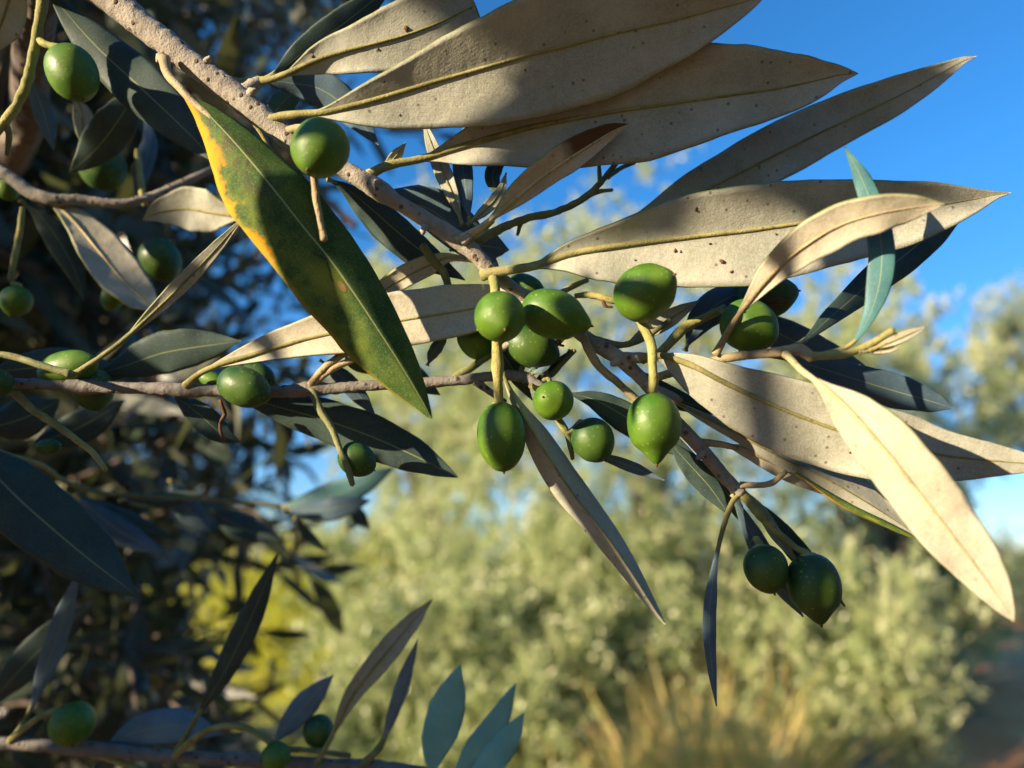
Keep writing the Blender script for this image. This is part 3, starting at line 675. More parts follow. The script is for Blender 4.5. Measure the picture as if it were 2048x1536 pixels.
# big yellowing leaf in front
L20 = [(328, 117, 147, 0, 0), (335, 148, 145, 0, 0), (362, 178, 143, 0, 0), (378, 195, 142.5, 5, 6), (415, 228, 142, 24, 30), (460, 275, 141, 42, 58), (506, 328, 140.5, 56, 86), (555, 388, 140, 66, 92), (610, 458, 140, 70, 92), (656, 514, 140, 68, 94), (710, 590, 140, 62, 88), (755, 658, 140, 56, 74), (800, 728, 140.5, 40, 54), (838, 792, 141, 18, 26), (856, 825, 141, 6, 8), (863, 838, 141, 0, 0)]
lf(L20, 'upper', mat='yellow', pr=10, mr='petiole', fold=-.34, curl=.10, roll=-10, bow=-1.5, label='hanging leaf seen from its upper side, green with a yellow-orange margin and purple bruises', back='under')
# petioles and twigs of the cluster
st([(1240, 715, 152, 12), (1285, 716, 150, 11), (1310, 714, 148, 9)], 'bark', 'twig', .1)
st([(1165, 670, 151, 9), (1178, 700, 150, 9), (1200, 735, 150, 9), (1235, 765, 151, 8), (1275, 800, 152, 7)], 'petiole', 'twig', .12)
st([(1190, 680, 153, 9), (1240, 690, 154, 7), (1285, 678, 155, 6), (1340, 640, 156, 5)], 'dull', 'twig')
lf([(1250, 690, 157), (1290, 668, 157), (1345, 635, 157), (1400, 600, 158)], 'under', pet=1, w=(20, 16), pr=6)
lf([(1370, 700, 158), (1400, 640, 159), (1440, 605, 159), (1530, 560, 160)], 'upper', pet=1, w=(32, 34), pr=6, mat='blue')
st([(1318, 708, 153, 9), (1345, 680, 154, 10), (1370, 655, 155, 11), (1400, 640, 156, 9), (1450, 615, 157, 7)], 'stalk', 'twig', .06)
st([(1100, 600, 155, 6), (1140, 575, 155, 6), (1175, 560, 155, 5)], 'stalk', 'twig')
st([(1150, 592, 153, 5), (1180, 590, 152, 7), (1215, 598, 151, 7), (1245, 605, 150, 6)], 'stalk', 'twig', .1)
st([(1205, 600, 151, 4), (1212, 612, 151, 3), (1225, 614, 151, 2)], 'tipm', 'twig', .3)
st([(1140, 640, 153, 4), (1118, 688, 151, 3), (1128, 692, 151, 2)], 'tipm', 'twig', .3)
st([(1290, 765, 151, 7), (1330, 785, 150, 8), (1362, 800, 149, 6)], 'bark', 'twig', .2)
st([(1340, 830, 152, 8), (1300, 770, 153, 7)], 'bark', 'twig', .2)
# forward shoot on the right with blurred leaves
st([(1290, 762, 152, 8), (1380, 735, 151, 9), (1460, 715, 146, 9), (1520, 708, 140, 9), (1575, 702, 135, 11), (1600, 700, 134, 12), (1625, 716, 133, 10)], 'petiole', 'twig', .08)
st([(1620, 712, 133, 8), (1690, 708, 131, 8), (1740, 688, 130, 7), (1785, 662, 129, 8)], 'stalk', 'twig', .08)
lf([(1700, 706, 131), (1750, 690, 130), (1785, 660, 129)], 'upper', pet=0, w=(9, 9), mat='under_pale', pr=6)
lf([(1740, 700, 130), (1790, 680, 129), (1853, 653, 129)], 'under', pet=0, w=(11, 11), mat='under_pale', pr=6)
lf([(1720, 705, 130), (1760, 700, 130), (1800, 697, 129)], 'under', pet=0, w=(8, 8), mat='under_pale', pr=5)
lf([(1432, 708, 147, 0, 0), (1458, 660, 144, 0, 0), (1490, 612, 140, 7, 7), (1540, 552, 136, 26, 22), (1600, 498, 132, 38, 36), (1680, 450, 129, 42, 40), (1760, 426, 126, 38, 40), (1830, 414, 125, 24, 26), (1888, 408, 124, 0, 0)], 'under', mat='under_pale', pr=8, mr='petiole', roll=18, label='blurred pale leaf arching up in front of the long leaf')
lf([(1575, 700, 136, 0, 0), (1610, 680, 139, 3, 3), (1660, 635, 144, 16, 16), (1730, 575, 152, 28, 28), (1800, 518, 157, 36, 34), (1870, 462, 159, 34, 30), (1945, 408, 160, 0, 0)], 'upper', pr=8, mr='dull')
lf([(1625, 714, 133, 0, 0), (1700, 690, 132, 0, 0), (1735, 640, 132, 10, 10), (1758, 570, 132, 24, 22), (1763, 500, 132, 24, 24), (1750, 430, 132, 24, 22), (1722, 355, 132, 14, 16), (1690, 293, 132, 0, 0)], 'upper', mat='teal', pr=6, mr='midrib', label='blue-green blurred leaf standing upright in front of the long leaf')
lf([(1480, 700, 155, 0, 0), (1560, 715, 156, 0, 0), (1620, 730, 157, 20, 20), (1700, 755, 157, 30, 32), (1800, 785, 157, 34, 34), (1870, 805, 157, 22, 22), (1905, 816, 157, 0, 0)], 'upper', mat='blue', pr=6)
lf([(1400, 610, 164), (1460, 620, 165), (1560, 668, 166), (1680, 730, 166), (1800, 790, 166)], 'upper', mat='blue', pet=1, w=(34, 34), pr=5)
lf([(1572, 708, 134, 0, 0), (1600, 738, 129, 0, 0), (1640, 768, 125, 6, 8), (1690, 812, 123, 38, 36), (1760, 888, 121, 60, 52), (1830, 975, 120, 66, 58), (1900, 1065, 119, 62, 56), (1965, 1150, 118.5, 46, 40), (2010, 1215, 118, 20, 18), (2027, 1242, 118, 0, 0)], 'under', mat='under_pale', pr=8, mr='midrib_pale', roll=-6, curl=.1, fold=-.1, label='closest leaf, pale and blurred, hanging down to the lower right')
for (x, y, dx, dy, r) in ((322, 112, -6, 12, 8), (742, 372, 22, -10, 9), (925, 486, 16, -14, 9), (492, 192, 20, -12, 10), (565, 268, 6, 16, 8), (410, 128, 10, -14, 7), (1236, 720, -12, 10, 9), (1405, 905, -10, 12, 8), (850, 452, -6, 16, 7), (655, 322, -8, 14, 7)):
    st([(x, y, 149, r), (x+dx*.6, y+dy*.6, 148.5, r*.9), (x+dx, y+dy, 148, r*.45)], 'bark', 'bud', .25)
from mathutils.bvhtree import BVHTree
LV = [o for o in list(COL.objects) if o.parent == B1 and o.name.split('.')[0] == 'leaf']
BV = [(o, BVHTree.FromPolygons([Vector(ORIG[o]) + v.co for v in o.data.vertices], [tuple(p.vertices) for p in o.data.polygons])) for o in LV]
for (x, y, r) in ((1392, 417, 5), (1443, 523, 5.5), (1463, 543, 4), (1350, 501, 4.5), (1361, 503, 3), (1420, 487, 3), (1552, 468, 3), (812, 57, 6), (755, 98, 3.5), (625, 112, 3.5), (800, 230, 2.5), (1320, 155, 2.2), (1270, 520, 2.2), (1700, 905, 2.5), (1050, 140, 2.5)):
    dr = Vector(norm(P(x, y, 1) - CAM)); hit = min(((h[3], o, h[0]) for o, t in BV for h in [t.ray_cast(Vector(CAM), dr)] if h[0] is not None), default=None, key=lambda q: q[0])
    if hit is None: continue
    p = np.array(hit[2]); k = hit[0]/F*r; gg = np.random.default_rng(x); a1 = gg.uniform(0, 3)
    e = (RT*math.cos(a1) + UP*math.sin(a1))*k
    Vt, Ft = tube_arrays(catmull(np.array([p - e, p + norm(gg.normal(size=3))*k*.2, p + e]), 7), k*np.array([.2, .5, .7, .45, .6, .35, .15]), 8, .4, x)
    link('dry_crumb', mesh_any('dry_crumb', Vt-p, Ft, M['tipm']), hit[1], p)
# --- olives of the main branch
ol(640, 297, 137, 62, 57, 105, 35, .45, 'olive', [(578, 262, 150, 9), (600, 256, 146, 8)], 'petiole')
st([(575, 262, 149, 9), (600, 257, 146, 8), (620, 270, 141, 7)], 'petiole', 'fruit_stalk')
st([(628, 350, 139, 7), (632, 395, 138, 7.5), (640, 440, 138, 7), (646, 466, 138, 7), (648, 480, 138, 8)], 'petiole', 'fruit_stalk', .12)
st([(985, 548, 151, 11), (990, 575, 148, 10), (992, 640, 146, 9), (994, 700, 146, 10.5), (995, 734, 146, 13), (996, 760, 146, 9.5), (997, 790, 147, 10), (998, 806, 147, 9)], 'stalk', 'fruit_stalk', .05)
ol(1000, 634, 139, 54, 51, 70, 58, .4, 'olive', label='round olive at the upper left of the cluster, its brown tip facing the camera')
ol(1003, 872, 147, 70, 49, 86, 8, .1, 'olive', None, cap=True, label='oval olive hanging lowest at the left of the cluster')
ol(1108, 629, 146, 70, 49, 18, 10, .7, 'olive', label='largest olive of the cluster, lying on its side')
ol(1290, 585, 140, 67, 56, -30, 40, .5, 'olive')
ol(1308, 850, 143, 67, 54, 88, 10, 1.1, 'olive', [(1280, 640, 145, 9), (1303, 690, 144, 10), (1305, 730, 143, 9), (1307, 765, 143, 10)], sr=10, label='heart shaped olive with a pointed bottom')
ol(1530, 594, 158, 62, 44, -10, 5, .4, 'olive_shaded')
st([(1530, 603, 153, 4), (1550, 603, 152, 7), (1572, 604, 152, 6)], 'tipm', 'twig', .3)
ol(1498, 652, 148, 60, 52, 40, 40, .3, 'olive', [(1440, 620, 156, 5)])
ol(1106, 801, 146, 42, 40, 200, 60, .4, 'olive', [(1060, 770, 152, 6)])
ol(1186, 880, 150, 46, 43, 60, 20, .2, 'olive_shaded', [(1115, 840, 150, 6), (1135, 865, 150, 6)])
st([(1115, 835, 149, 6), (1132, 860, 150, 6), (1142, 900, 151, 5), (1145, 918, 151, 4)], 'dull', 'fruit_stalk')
ol(1532, 1137, 148, 48, 43, 75, 15, .2, 'olive_shaded', [(1510, 1075, 151, 7), (1522, 1092, 150, 7)], cap=True)
ol(1628, 1172, 148, 66, 52, 82, 8, .9, 'olive_shaded', [(1590, 1095, 150, 6)], cap=True, label='dark olive with a pointed tip, lowest on the branch')
ol(1062, 692, 157, 58, 44, 25, 10, .4, 'olive_shaded')
lf([(955, 640, 160), (1000, 700, 160), (1065, 800, 161)], 'upper', pet=0, w=(18, 20), pr=4)
st([(1000, 700, 155, 7), (1060, 665, 155, 7), (1140, 655, 154, 8)], 'bark', 'twig', .15)
st([(1110, 790, 156, 5), (1090, 720, 157, 6), (1130, 670, 156, 6)], 'dull', 'twig', .12)
st([(1150, 700, 157, 5), (1080, 770, 157, 6)], 'dull', 'twig', .12)
lf([(1140, 700, 158), (1110, 735, 158), (1060, 775, 158)], 'upper', pet=1, w=(11, 11), pr=4)
lf([(1240, 720, 157), (1290, 760, 158), (1360, 800, 159), (1450, 830, 160)], 'upper', pet=0, w=(18, 20), pr=4)
ol(950, 682, 160, 42, 32, 225, 5, .6, 'olive')
ol(1052, 575, 162, 38, 26, 20, 5, .4, 'olive_shaded')

# ================================================================== second branch, level, in shade
B2 = thing('olive_branch', 'thin grey twig crossing level behind the hanging green leaf, carrying shaded olives', 'branch', P(-20, 765, .158))
st = lambda *a, **k: stalk(B2, *a, **k)
lf = lambda *a, **k: leaf(B2, *a, **k)
ol = lambda *a, **k: olive(B2, *a, **k)
st([(-80, 764, 158, 12), (60, 768, 158, 11), (130, 770, 158, 13), (160, 774, 158, 16), (210, 775, 158, 12), (300, 777, 158, 12), (375, 780, 158, 14), (450, 781, 158, 12), (560, 783, 158, 12), (625, 778, 158, 15), (660, 778, 158, 12), (720, 772, 158, 11), (800, 768, 158, 11), (900, 762, 158, 11), (990, 752, 158, 10), (1040, 752, 157, 12), (1070, 768, 156, 12), (1100, 790, 154, 9)], 'bark_grey', 'stem', .1, ns=18)
lf([(372, 772, 157, 0, 0), (395, 750, 156, 0, 0), (432, 732, 155, 6, 5), (500, 712, 155, 24, 14), (600, 682, 155, 38, 33), (700, 660, 155, 50, 48), (800, 642, 155, 58, 54), (900, 626, 155, 56, 50), (980, 612, 155, 46, 46), (1040, 602, 155, 30, 30), (1095, 594, 155, 0, 0)], 'under', mat='under_pale', pr=8, roll=-16, label='pale beige leaf lying level behind the hanging green leaf')
lf([(148, 748, 156), (195, 718, 155), (240, 685, 155), (320, 612, 154), (400, 532, 153), (494, 428, 152)], 'under', pet=3, w=(17, 15), pr=6, mr='dull', mat='under')
lf([(445, 785, 162, 0, 0), (480, 792, 163, 8, 8), (560, 815, 164, 28, 28), (650, 840, 165, 42, 42), (740, 872, 165, 46, 46), (830, 912, 165, 34, 34), (890, 942, 165, 14, 14), (917, 955, 165, 0, 0)], 'upper', pr=5, mat='upper')
lf([(345, 788, 165), (400, 830, 166), (440, 865, 167), (480, 885, 168)], 'upper', pet=0, w=(26, 26), pr=4)
lf([(190, 748, 170), (240, 735, 171), (330, 705, 172), (482, 682, 173)], 'upper', pet=1, w=(42, 42), pr=5)
lf([(-30, 745, 168), (100, 735, 170), (260, 750, 172)], 'upper', pet=0, w=(40, 45), pr=5)
lf([(640, 720, 163), (690, 760, 164), (750, 830, 165)], 'upper', pet=0, w=(18, 18), pr=4, mat='blue')
lf([(700, 690, 167), (760, 720, 168), (880, 790, 169)], 'upper', pet=0, w=(34, 28), pr=4)
lf([(855, 730, 160), (870, 700, 160), (895, 670, 160)], 'upper', pet=0, w=(12, 12), pr=4, mat='blue')
st([(620, 770, 157, 7), (650, 735, 156, 8), (690, 705, 156, 7)], 'petiole', 'twig')
st([(630, 765, 157, 6), (670, 735, 156, 7), (720, 715, 156, 6)], 'petiole', 'twig', .1)
st([(625, 780, 157, 8), (640, 820, 155, 8), (665, 860, 154, 7), (680, 900, 153, 6), (695, 935, 152, 7), (705, 970, 152, 5)], 'dull', 'fruit_stalk', .1)
st([(950, 762, 158, 9), (975, 780, 158, 7), (1010, 805, 158, 6)], 'bark_grey', 'twig', .1)
st([(905, 758, 158, 8), (950, 730, 159, 8), (1010, 690, 160, 6)], 'dull', 'twig', .1)
st([(1040, 750, 157, 6), (1050, 720, 158, 5), (1062, 700, 158, 5)], 'dull', 'twig')
lf([(1065, 748, 156), (1085, 738, 155), (1112, 707, 155)], 'upper', pet=0, w=(8, 8), pr=4, mat='blue')
lf([(1060, 742, 156), (1075, 725, 155), (1092, 705, 155)], 'upper', pet=0, w=(6, 6), pr=3, mat='teal')
st([(30, 785, 158, 9), (60, 815, 158, 8), (120, 855, 158, 7), (160, 885, 158, 6), (185, 905, 158, 6), (212, 940, 158, 5)], 'stalk', 'fruit_stalk', .12)
st([(-60, 705, 152, 6), (20, 712, 152, 7), (80, 730, 151, 7), (140, 748, 151, 8)], 'dull', 'fruit_stalk', .1)
st([(440, 800, 156, 4), (448, 830, 156, 4), (440, 850, 156, 3), (448, 885, 156, 3)], 'tipm', 'twig', .4)
ol(135, 737, 160, 64, 36, -12, 10, .3, 'olive', label='olive on the left of the grey twig with its top catching the sun')
ol(186, 778, 163, 44, 38, 70, 10, .3, 'olive_shaded')
ol(488, 774, 152, 58, 40, 20, 15, .4, 'olive_shaded', label='dark olive covering the middle of the grey twig')
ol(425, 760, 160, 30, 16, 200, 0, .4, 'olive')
ol(515, 752, 162, 36, 26, 20, 0, .3, 'olive_shaded')
ol(714, 919, 156, 40, 34, 30, 10, .2, 'olive_shaded')
ol(726, 722, 166, 38, 24, 20, 0, .2, 'olive_shaded')
ol(-8, 765, 152, 34, 28, 10, 0, .2, 'olive_shaded')
ol(97, 893, 175, 24, 16, 0, 0, .2, 'olive_shaded')

# ================================================================== lowest branch, blurred, bottom edge
B3 = thing('olive_branch', 'blurred twig along the bottom edge with upright bluish leaves and round olives', 'branch', P(-20, 1488, .2))
st = lambda *a, **k: stalk(B3, *a, **k)
lf = lambda *a, **k: leaf(B3, *a, **k)
ol = lambda *a, **k: olive(B3, *a, **k)
st([(-60, 1482, 200, 12), (60, 1490, 200, 12), (200, 1500, 200, 14), (360, 1514, 200, 12), (530, 1522, 199, 13), (640, 1528, 199, 11), (740, 1532, 199, 12), (900, 1548, 199, 8), (1000, 1560, 199, 7)], 'bark_grey', 'stem', .08, ns=16)
lf([(20, 1485, 199), (55, 1430, 200), (95, 1330, 201), (125, 1240, 202), (158, 1140, 203)], 'upper', pet=2, w=(20, 20), pr=6, mat='blue_light', mr='dull')
lf([(350, 1510, 199), (390, 1440, 197), (440, 1360, 196), (500, 1240, 196), (556, 1105, 196)], 'upper', pet=2, w=(26, 24), pr=7, mr='dull', mat='upper')
lf([(205, 1497, 202), (270, 1465, 203), (350, 1452, 203), (446, 1468, 203)], 'upper', pet=1, w=(34, 34), pr=5, mat='blue_light')
lf([(530, 1520, 200), (545, 1490, 201), (600, 1420, 202), (667, 1350, 203)], 'upper', pet=2, w=(24, 26), pr=6, mat='blue_light')
lf([(635, 1525, 198, 0, 0), (665, 1470, 197, 3, 3), (700, 1398, 196, 16, 15), (740, 1345, 195, 22, 22), (790, 1285, 195, 24, 22), (835, 1232, 195, 14, 13), (864, 1200, 195, 0, 0)], 'under', pr=8, mat='under')
lf([(725, 1530, 198), (762, 1490, 197), (795, 1400, 196), (815, 1340, 196), (835, 1278, 196)], 'upper', pet=2, w=(14, 14), pr=8, mr='dull', mat='blue_light')
lf([(862, 1560, 190), (870, 1500, 190), (895, 1420, 190), (922, 1328, 190)], 'upper', pet=0, w=(38, 36), pr=5, mat='teal_light')
lf([(900, 1570, 192), (940, 1510, 192), (990, 1450, 192), (1032, 1366, 192)], 'upper', pet=0, w=(24, 24), pr=5, mat='teal_light')
lf([(930, 1590, 190), (975, 1530, 190), (1015, 1480, 190), (1048, 1425, 190)], 'upper', pet=0, w=(28, 28), pr=5, mat='teal_light')
lf([(-40, 1430, 215), (40, 1340, 216), (110, 1270, 218), (190, 1200, 220)], 'upper', pet=0, w=(34, 34), pr=5)
st([(350, 1512, 198, 7), (385, 1480, 196, 7), (430, 1455, 195, 6), (490, 1455, 194, 6), (535, 1480, 194, 7), (550, 1495, 194, 7)], 'stalk', 'fruit_stalk')
st([(20, 1480, 199, 7), (70, 1440, 198, 6), (110, 1420, 198, 6)], 'stalk', 'fruit_stalk')
st([(175, 1505, 200, 6), (240, 1525, 200, 6), (300, 1545, 200, 6)], 'stalk', 'fruit_stalk')
st([(560, 1500, 198, 6), (620, 1500, 198, 5), (700, 1512, 198, 5)], 'dull', 'fruit_stalk')
ol(145, 1448, 196, 42, 43, 60, 40, .2, 'olive')
ol(552, 1514, 192, 30, 28, 60, 40, .2, 'olive')
ol(637, 1462, 203, 32, 30, 60, 40, .2, 'olive_shaded')

# ================================================================== branches at the left edge
B4 = thing('olive_branch', 'greenish fruiting twig hanging at the top left corner with one oval olive', 'branch', P(85, -20, .16))
stalk(B4, [(88, -40, 160, 11), (85, 10, 160, 11), (78, 45, 160, 9), (74, 75, 160, 10), (64, 120, 160, 9), (54, 165, 160, 10), (30, 215, 160, 9), (0, 255, 160, 9), (-40, 300, 160, 9)], 'stalk', 'stem', .12)
stalk(B4, [(10, 245, 160, 6), (18, 270, 161, 6), (14, 310, 162, 4)], 'dull', 'twig', .1)
olive(B4, 145, 146, 158, 60, 47, 66, 8, .2, 'olive', [(76, 80, 160, 8), (95, 90, 159, 7)], 'stalk', sr=7)
leaf(B4, [(30, -60, 162), (15, 10, 164), (-20, 110, 166)], 'under', pet=0, w=(36, 36), pr=6)
leaf(B4, [(95, -30, 165, 0, 0), (120, 10, 166, 12, 12), (190, 90, 167, 40, 40), (270, 165, 168, 52, 50), (350, 240, 168, 42, 40), (400, 290, 168, 20, 20), (430, 325, 168, 0, 0)], 'upper', pr=6, label='long black-green leaf in shade behind the stem')
leaf(B4, [(285, 165, 185), (230, 250, 186), (190, 300, 188), (140, 345, 190)], 'upper', pet=0, w=(38, 38), pr=5)
leaf(B4, [(60, 150, 175), (85, 220, 178), (108, 300, 180)], 'upper', pet=0, w=(18, 18), pr=5, mat='blue')
leaf(B4, [(150, 190, 190), (165, 240, 192), (165, 290, 194)], 'under', pet=0, w=(20, 16), pr=5)

B5 = thing('olive_branch', 'blurred brown twig entering from the left edge with a glowing beige leaf', 'branch', P(-20, 340, .19))
st = lambda *a, **k: stalk(B5, *a, **k)
lf = lambda *a, **k: leaf(B5, *a, **k)
ol = lambda *a, **k: olive(B5, *a, **k)
st([(-60, 310, 190, 12), (20, 355, 190, 12), (60, 385, 190, 13), (100, 398, 190, 12), (150, 400, 192, 11), (260, 405, 196, 9), (400, 350, 205, 7), (500, 300, 210, 6)], 'bark', 'stem', .1)
st([(45, 415, 189, 5), (40, 460, 188, 6), (28, 520, 187, 6), (22, 560, 187, 6)], 'stalk', 'fruit_stalk', .1)
ol(32, 602, 187, 31, 29, 100, 10, .4, 'olive', [(22, 565, 187, 5)], label='small round olive near the left edge, half lit')
ol(226, 592, 198, 30, 22, 110, 0, .4, 'olive')
ol(205, 335, 205, 48, 44, 60, 0, .3, 'olive_shaded')
ol(15, 380, 195, 22, 20, 60, 0, .3, 'olive')
ol(320, 520, 205, 44, 40, 60, 0, .3, 'olive_shaded')
lf([(80, 392, 192, 0, 0), (110, 410, 192, 6, 6), (145, 440, 191, 34, 18), (195, 500, 190, 46, 36), (245, 560, 189, 46, 42), (290, 602, 189, 28, 30), (314, 625, 189, 0, 0)], 'under', mat='under_pale', pr=6, mr='midrib_pale', roll=-18)
lf([(495, 440, 185, 0, 0), (470, 432, 186, 10, 10), (420, 425, 187, 42, 44), (370, 418, 188, 40, 44), (320, 425, 188, 22, 24), (285, 440, 188, 0, 0)], 'under', pr=6, mat='under')
lf([(40, 400, 195), (80, 430, 197), (140, 520, 200), (170, 600, 202)], 'upper', pet=1, w=(24, 24), pr=5)
lf([(270, 410, 210), (285, 340, 212), (300, 280, 214), (290, 230, 216)], 'upper', pet=0, w=(16, 16), pr=5, mat='blue')
st([(290, 410, 205, 6), (280, 360, 206, 7), (275, 300, 208, 6)], 'stalk', 'twig', .1)
lf([(-60, 905, 172, 0, 0), (-20, 940, 172, 50, 55), (40, 1000, 172, 66, 62), (110, 1062, 172, 66, 60), (180, 1120, 172, 54, 48), (235, 1162, 172, 26, 26), (265, 1185, 172, 7, 7), (280, 1197, 172, 0, 0)], 'upper', pr=6, label='broad dark leaf with a pointed tip at the lower left') if False else None

B6 = thing('olive_branch', 'shaded twig below the grey one at left with a broad dark pointed leaf', 'branch', P(-60, 900, .172))
st = lambda *a, **k: stalk(B6, *a, **k)
lf = lambda *a, **k: leaf(B6, *a, **k)
st([(-90, 870, 174, 7), (0, 905, 176, 6), (80, 930, 200, 6), (125, 960, 230, 5), (200, 985, 240, 5), (420, 1000, 250, 4), (560, 1012, 255, 4)], 'dull', 'stem', .1)
lf([(-80, 885, 172, 0, 0), (-20, 940, 172, 50, 55), (40, 1000, 172, 66, 62), (110, 1062, 172, 66, 60), (180, 1120, 172, 54, 48), (235, 1162, 172, 26, 26), (265, 1185, 172, 7, 7), (280, 1197, 172, 0, 0)], 'upper', pr=6, label='broad dark leaf with a pointed tip')
for (a, b_, c_, d_, e_, f_, ww) in ((130, 985, 240, 345, 1075, 250, 26), (150, 990, 240, 330, 1110, 245, 24), (420, 1020, 270, 555, 1080, 275, 26), (340, 960, 260, 420, 1065, 265, 24), (130, 990, 250, 260, 1095, 255, 26), (240, 1000, 255, 400, 985, 260, 16), (560, 1015, 270, 790, 935, 260, 28), (570, 1020, 262, 742, 1000, 262, 24), (590, 1035, 275, 655, 1105, 278, 10), (700, 1000, 280, 740, 1060, 280, 14), (690, 1060, 300, 720, 1010, 300, 16), (60, 890, 200, 250, 800, 210, 34), (-40, 860, 190, 120, 800, 195, 40)):
    mx, my = (a+d_)/2 + (b_-e_)*.05, (b_+e_)/2 - (a-d_)*.05
    lf([(a, b_, c_), (mx, my, (c_+f_)/2), (d_, e_, f_)], 'upper', pet=0, w=(ww, ww), pr=5, nu=28, nv=8, mat=('blue' if ww == 24 else ('teal' if ww == 28 else None)))

# ================================================================== the tree these branches belong to: rest of its crown, left
g = np.random.default_rng(21)
HT = thing('olive_tree', 'shaded olive tree crowding the left side behind the branches, sky showing through its gaps', 'tree', (-2.2, 2.0, 0), None)
def crown_part(name, n, reg, d0, d1, L, nl, ll, lw, mat, seed, droop=.2, bias=(1, 0, 0)):
    g = np.random.default_rng(seed); st, sd, sl_ = [], [], []
    while len(st) < n:
        px = g.uniform(reg[0], reg[2]); py = g.uniform(reg[1], reg[3])
        if reg[4](px, py) < g.uniform(): continue
        d = g.uniform(d0**.5, d1**.5)**2
        p = P(px, py, d); q = norm(np.array(bias) + g.normal(size=3)*.7)
        LL = L*g.uniform(.6, 1.2); st.append(p - q*LL*.6); sd.append(q); sl_.append(LL)
    arr, lines = sprays(g, np.array(st), np.array(sd), np.array(sl_), nl, ll, lw, droop)
    ln = lines
    tw = [tube_arrays(l[::3], np.linspace(.0022, .0009, len(l[::3])), 5, cap=False) for l in lines]
    V2, F2 = merge(tw); F2 = np.vstack([F2[:, [0, 1, 2]], F2[:, [0, 2, 3]]])
    V, Fc = blades(*arr); mi = np.r_[np.zeros(len(Fc), int), np.ones(len(F2), int)]
    V, Fc = np.vstack([V, V2]), np.vstack([Fc, F2 + len(V)])
    o = link(name, mesh(name, V, Fc, [MF[mat], M['trunk']], mi=mi, smooth=False), HT, (0, 0, 0))
    o.location = -np.array(HT.location)
def dens(px, py):
    e = 560 + 140*math.sin(py/150.) - max(0, py-850)*.6 + max(0, 200-py)*.6
    v = 1/(1+math.exp((px-e+90)/60))
    if px > 280 and 40 < py < 620: v *= .38
    if px > 240 and 800 < py < 1130: v *= .5
    return v
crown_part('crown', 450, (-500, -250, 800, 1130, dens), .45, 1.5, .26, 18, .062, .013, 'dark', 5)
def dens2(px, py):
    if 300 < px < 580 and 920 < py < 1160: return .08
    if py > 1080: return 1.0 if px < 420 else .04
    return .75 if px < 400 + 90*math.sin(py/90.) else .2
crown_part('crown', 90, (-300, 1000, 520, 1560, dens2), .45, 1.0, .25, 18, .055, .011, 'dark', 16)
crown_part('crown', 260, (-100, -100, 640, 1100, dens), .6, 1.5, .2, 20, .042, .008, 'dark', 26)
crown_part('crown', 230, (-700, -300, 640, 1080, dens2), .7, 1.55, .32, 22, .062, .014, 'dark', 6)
def limb(pts, r0, r1, name='limb'):
    q = catmull(np.array(pts, float), 40); V, Fc = tube_arrays(q, np.linspace(r0, r1, 40), 12, .1, 4)
    o = link(name, mesh_any(name, V, Fc, M['trunk']), HT, (0, 0, 0)); o.location = -np.array(HT.location)
limb([(-2.2, 2.0, -.1), (-2.15, 2.05, .5), (-2.25, 2.0, 1.0), (-2.1, 1.9, 1.5)], .2, .13, 'trunk')
limb([(-2.15, 1.95, 1.2), (-1.6, 1.6, 1.7), (-1.1, 1.4, 2.1), (-.5, 1.6, 2.5)], .07, .02)
limb([(-2.15, 1.95, 1.2), (-1.5, 1.2, 1.6), (-.7, .6, 1.75), (-.25, .32, 1.68), P(90, -110, .15)], .06, .0035)
limb([(-2.15, 1.95, 1.3), (-1.3, 1.0, 1.5), (-.5, .35, 1.56), P(-80, 764, .158)], .05, .0013)
limb([(-2.1, 1.9, 1.4), (-1.9, 1.4, 2.1), (-1.2, .9, 2.5)], .06, .015)
limb([(-1.5, 1.2, 1.6), (-.8, .9, 1.45), P(520, 500, 1.1), P(640, 380, 1.3)], .03, .004)

# unseen leaves added around the camera to block sky fill but spare the branch
def on_plane(Q, d=.155):
    """where the shadow of points Q falls, as photo pixels, on the upright plane through the branch"""
    q = Q - CAM; z = q@FW; q = q - S*((d - z)/(-(S@FW)))[:, None]
    return 1024 + q@RT/d*F, 768 - q@UP/d*F
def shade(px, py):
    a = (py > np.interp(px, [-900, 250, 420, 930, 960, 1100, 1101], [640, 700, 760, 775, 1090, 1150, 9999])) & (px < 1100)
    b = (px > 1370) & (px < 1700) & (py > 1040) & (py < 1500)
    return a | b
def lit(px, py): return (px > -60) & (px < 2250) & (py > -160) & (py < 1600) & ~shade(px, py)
def put(C, D, N, L, W, name, mat):
    k = np.ones(len(C), bool)
    Sd = np.cross(D, N)
    for f in (0, .3, .6, 1.0):
        for w_ in (-.5, .5):
            px, py = on_plane(C + D*(L*f)[:, None] + Sd*(W*w_)[:, None] ); k &= ~lit(px, py)
            q = C + D*(L*f)[:, None] - CAM; z = q@FW; ok = z > .01; zz = np.where(ok, z, 1)
            inx = ok & (np.abs(q@RT/zz) < .80) & (np.abs(q@UP/zz) < .62); k &= ~inx
    V, Fc = blades(C[k], D[k], N[k], L[k], W[k]); V = V
    o = link(name, mesh(name, V, Fc, MF[mat], smooth=False), HT, (0, 0, 0)); o.location = -np.array(HT.location)
    print('leaves kept', name, k.sum())
g = np.random.default_rng(77)
n = 60000; d = rdir(n, g); r = g.uniform(.55, 1.6, n); C = CAM + d*r[:, None]; q = C*5; C = C[(C[:, 2] > .25) & (d[:, 2] < .62) & ~((d@S > .55) & (np.sin(q[:, 1]*1.3+1)*np.sin(q[:, 2]*1.6) > .12))]; n = len(C)
D = rdir(n, g); N = perp(D, g); put(C, D, N, .065*g.uniform(.7, 1.2, n), .015*g.uniform(.7, 1.2, n), 'crown', 'dark')  # added light-blocking shell, never in view
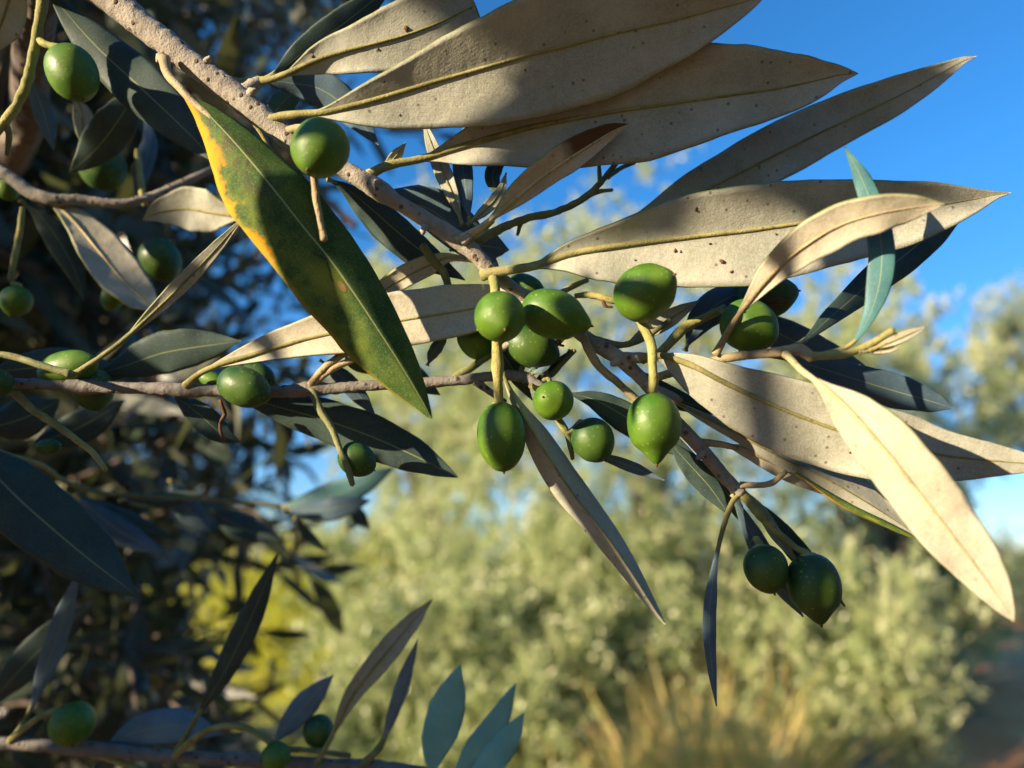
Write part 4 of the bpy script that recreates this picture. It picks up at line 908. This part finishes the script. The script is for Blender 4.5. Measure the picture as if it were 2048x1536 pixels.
# unseen leaves added out of frame to shade the lower left and lowest olives
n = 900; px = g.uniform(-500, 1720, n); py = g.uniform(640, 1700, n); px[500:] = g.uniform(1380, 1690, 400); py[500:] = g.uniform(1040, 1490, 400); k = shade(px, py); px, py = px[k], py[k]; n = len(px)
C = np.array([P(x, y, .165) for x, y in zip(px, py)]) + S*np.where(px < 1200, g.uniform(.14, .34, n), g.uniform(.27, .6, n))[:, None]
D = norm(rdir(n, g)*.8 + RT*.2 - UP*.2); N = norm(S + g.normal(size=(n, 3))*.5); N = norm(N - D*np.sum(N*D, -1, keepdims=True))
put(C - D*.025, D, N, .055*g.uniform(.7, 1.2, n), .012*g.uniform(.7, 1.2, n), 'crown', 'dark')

def caster(px, py, ang, t, L, W, d=.15):  # unseen leaf added up the sun ray to shadow a chosen spot
    q = P(px, py, d) + S*t; D = RT*math.cos(math.radians(ang)) - UP*math.sin(math.radians(ang)); D = norm(D - S*D.dot(S)); return q - D*L/2, D, S, L, W
cs = [caster(*x) for x in ((1180, 305, -8, .3, .05, .007), (1330, 265, -12, .33, .05, .008), (1350, 410, -28, .3, .05, .02, .16), (1480, 340, -28, .32, .05, .022, .16), (1600, 285, -28, .34, .05, .022, .16), (1720, 225, -28, .36, .04, .022, .16), (1450, 225, -10, .5, .05, .012), (1400, 380, -28, .3, .05, .018), (1560, 300, -28, .32, .06, .018), (1690, 245, -28, .34, .04, .014), (1760, 470, 80, .33, .05, .010), (1640, 230, -10, .35, .03, .010), (1700, 770, 20, .3, .05, .006), (1050, 80, 25, .62, .05, .011), (1150, 130, 80, .6, .03, .005), (1330, 60, 10, .6, .05, .010), (1250, 30, -10, .55, .05, .012), (1500, 180, 20, .6, .05, .010),
    (840, 620, 75, .16, .05, .0075), (1110, 520, 100, .15, .03, .0055), (1620, 860, 95, .75, .04, .009), (200, 105, 48, .10, .06, .012), (320, 215, 45, .10, .06, .012), (1190, 1050, 60, .25, .022, .005), (1220, 1090, 60, .3, .06, .006), (1535, 1130, 90, .28, .04, .012), (1640, 1175, 90, .3, .04, .014), (1330, 740, 60, .2, .03, .006), (230, 450, 45, .25, .05, .008),
    (1480, 400, -5, .4, .05, .010), (1600, 420, 5, .42, .05, .010))]
V, Fc = blades(np.array([x[0] for x in cs]), np.array([x[1] for x in cs]), np.array([x[2] for x in cs]), np.array([x[3] for x in cs]), np.array([x[4] for x in cs]))
o = link('crown', mesh('crown', V, Fc, MF['dark'], smooth=False), HT, (0, 0, 0)); o.location = -np.array(HT.location)  # added shadow-casting leaves, hung under the tree
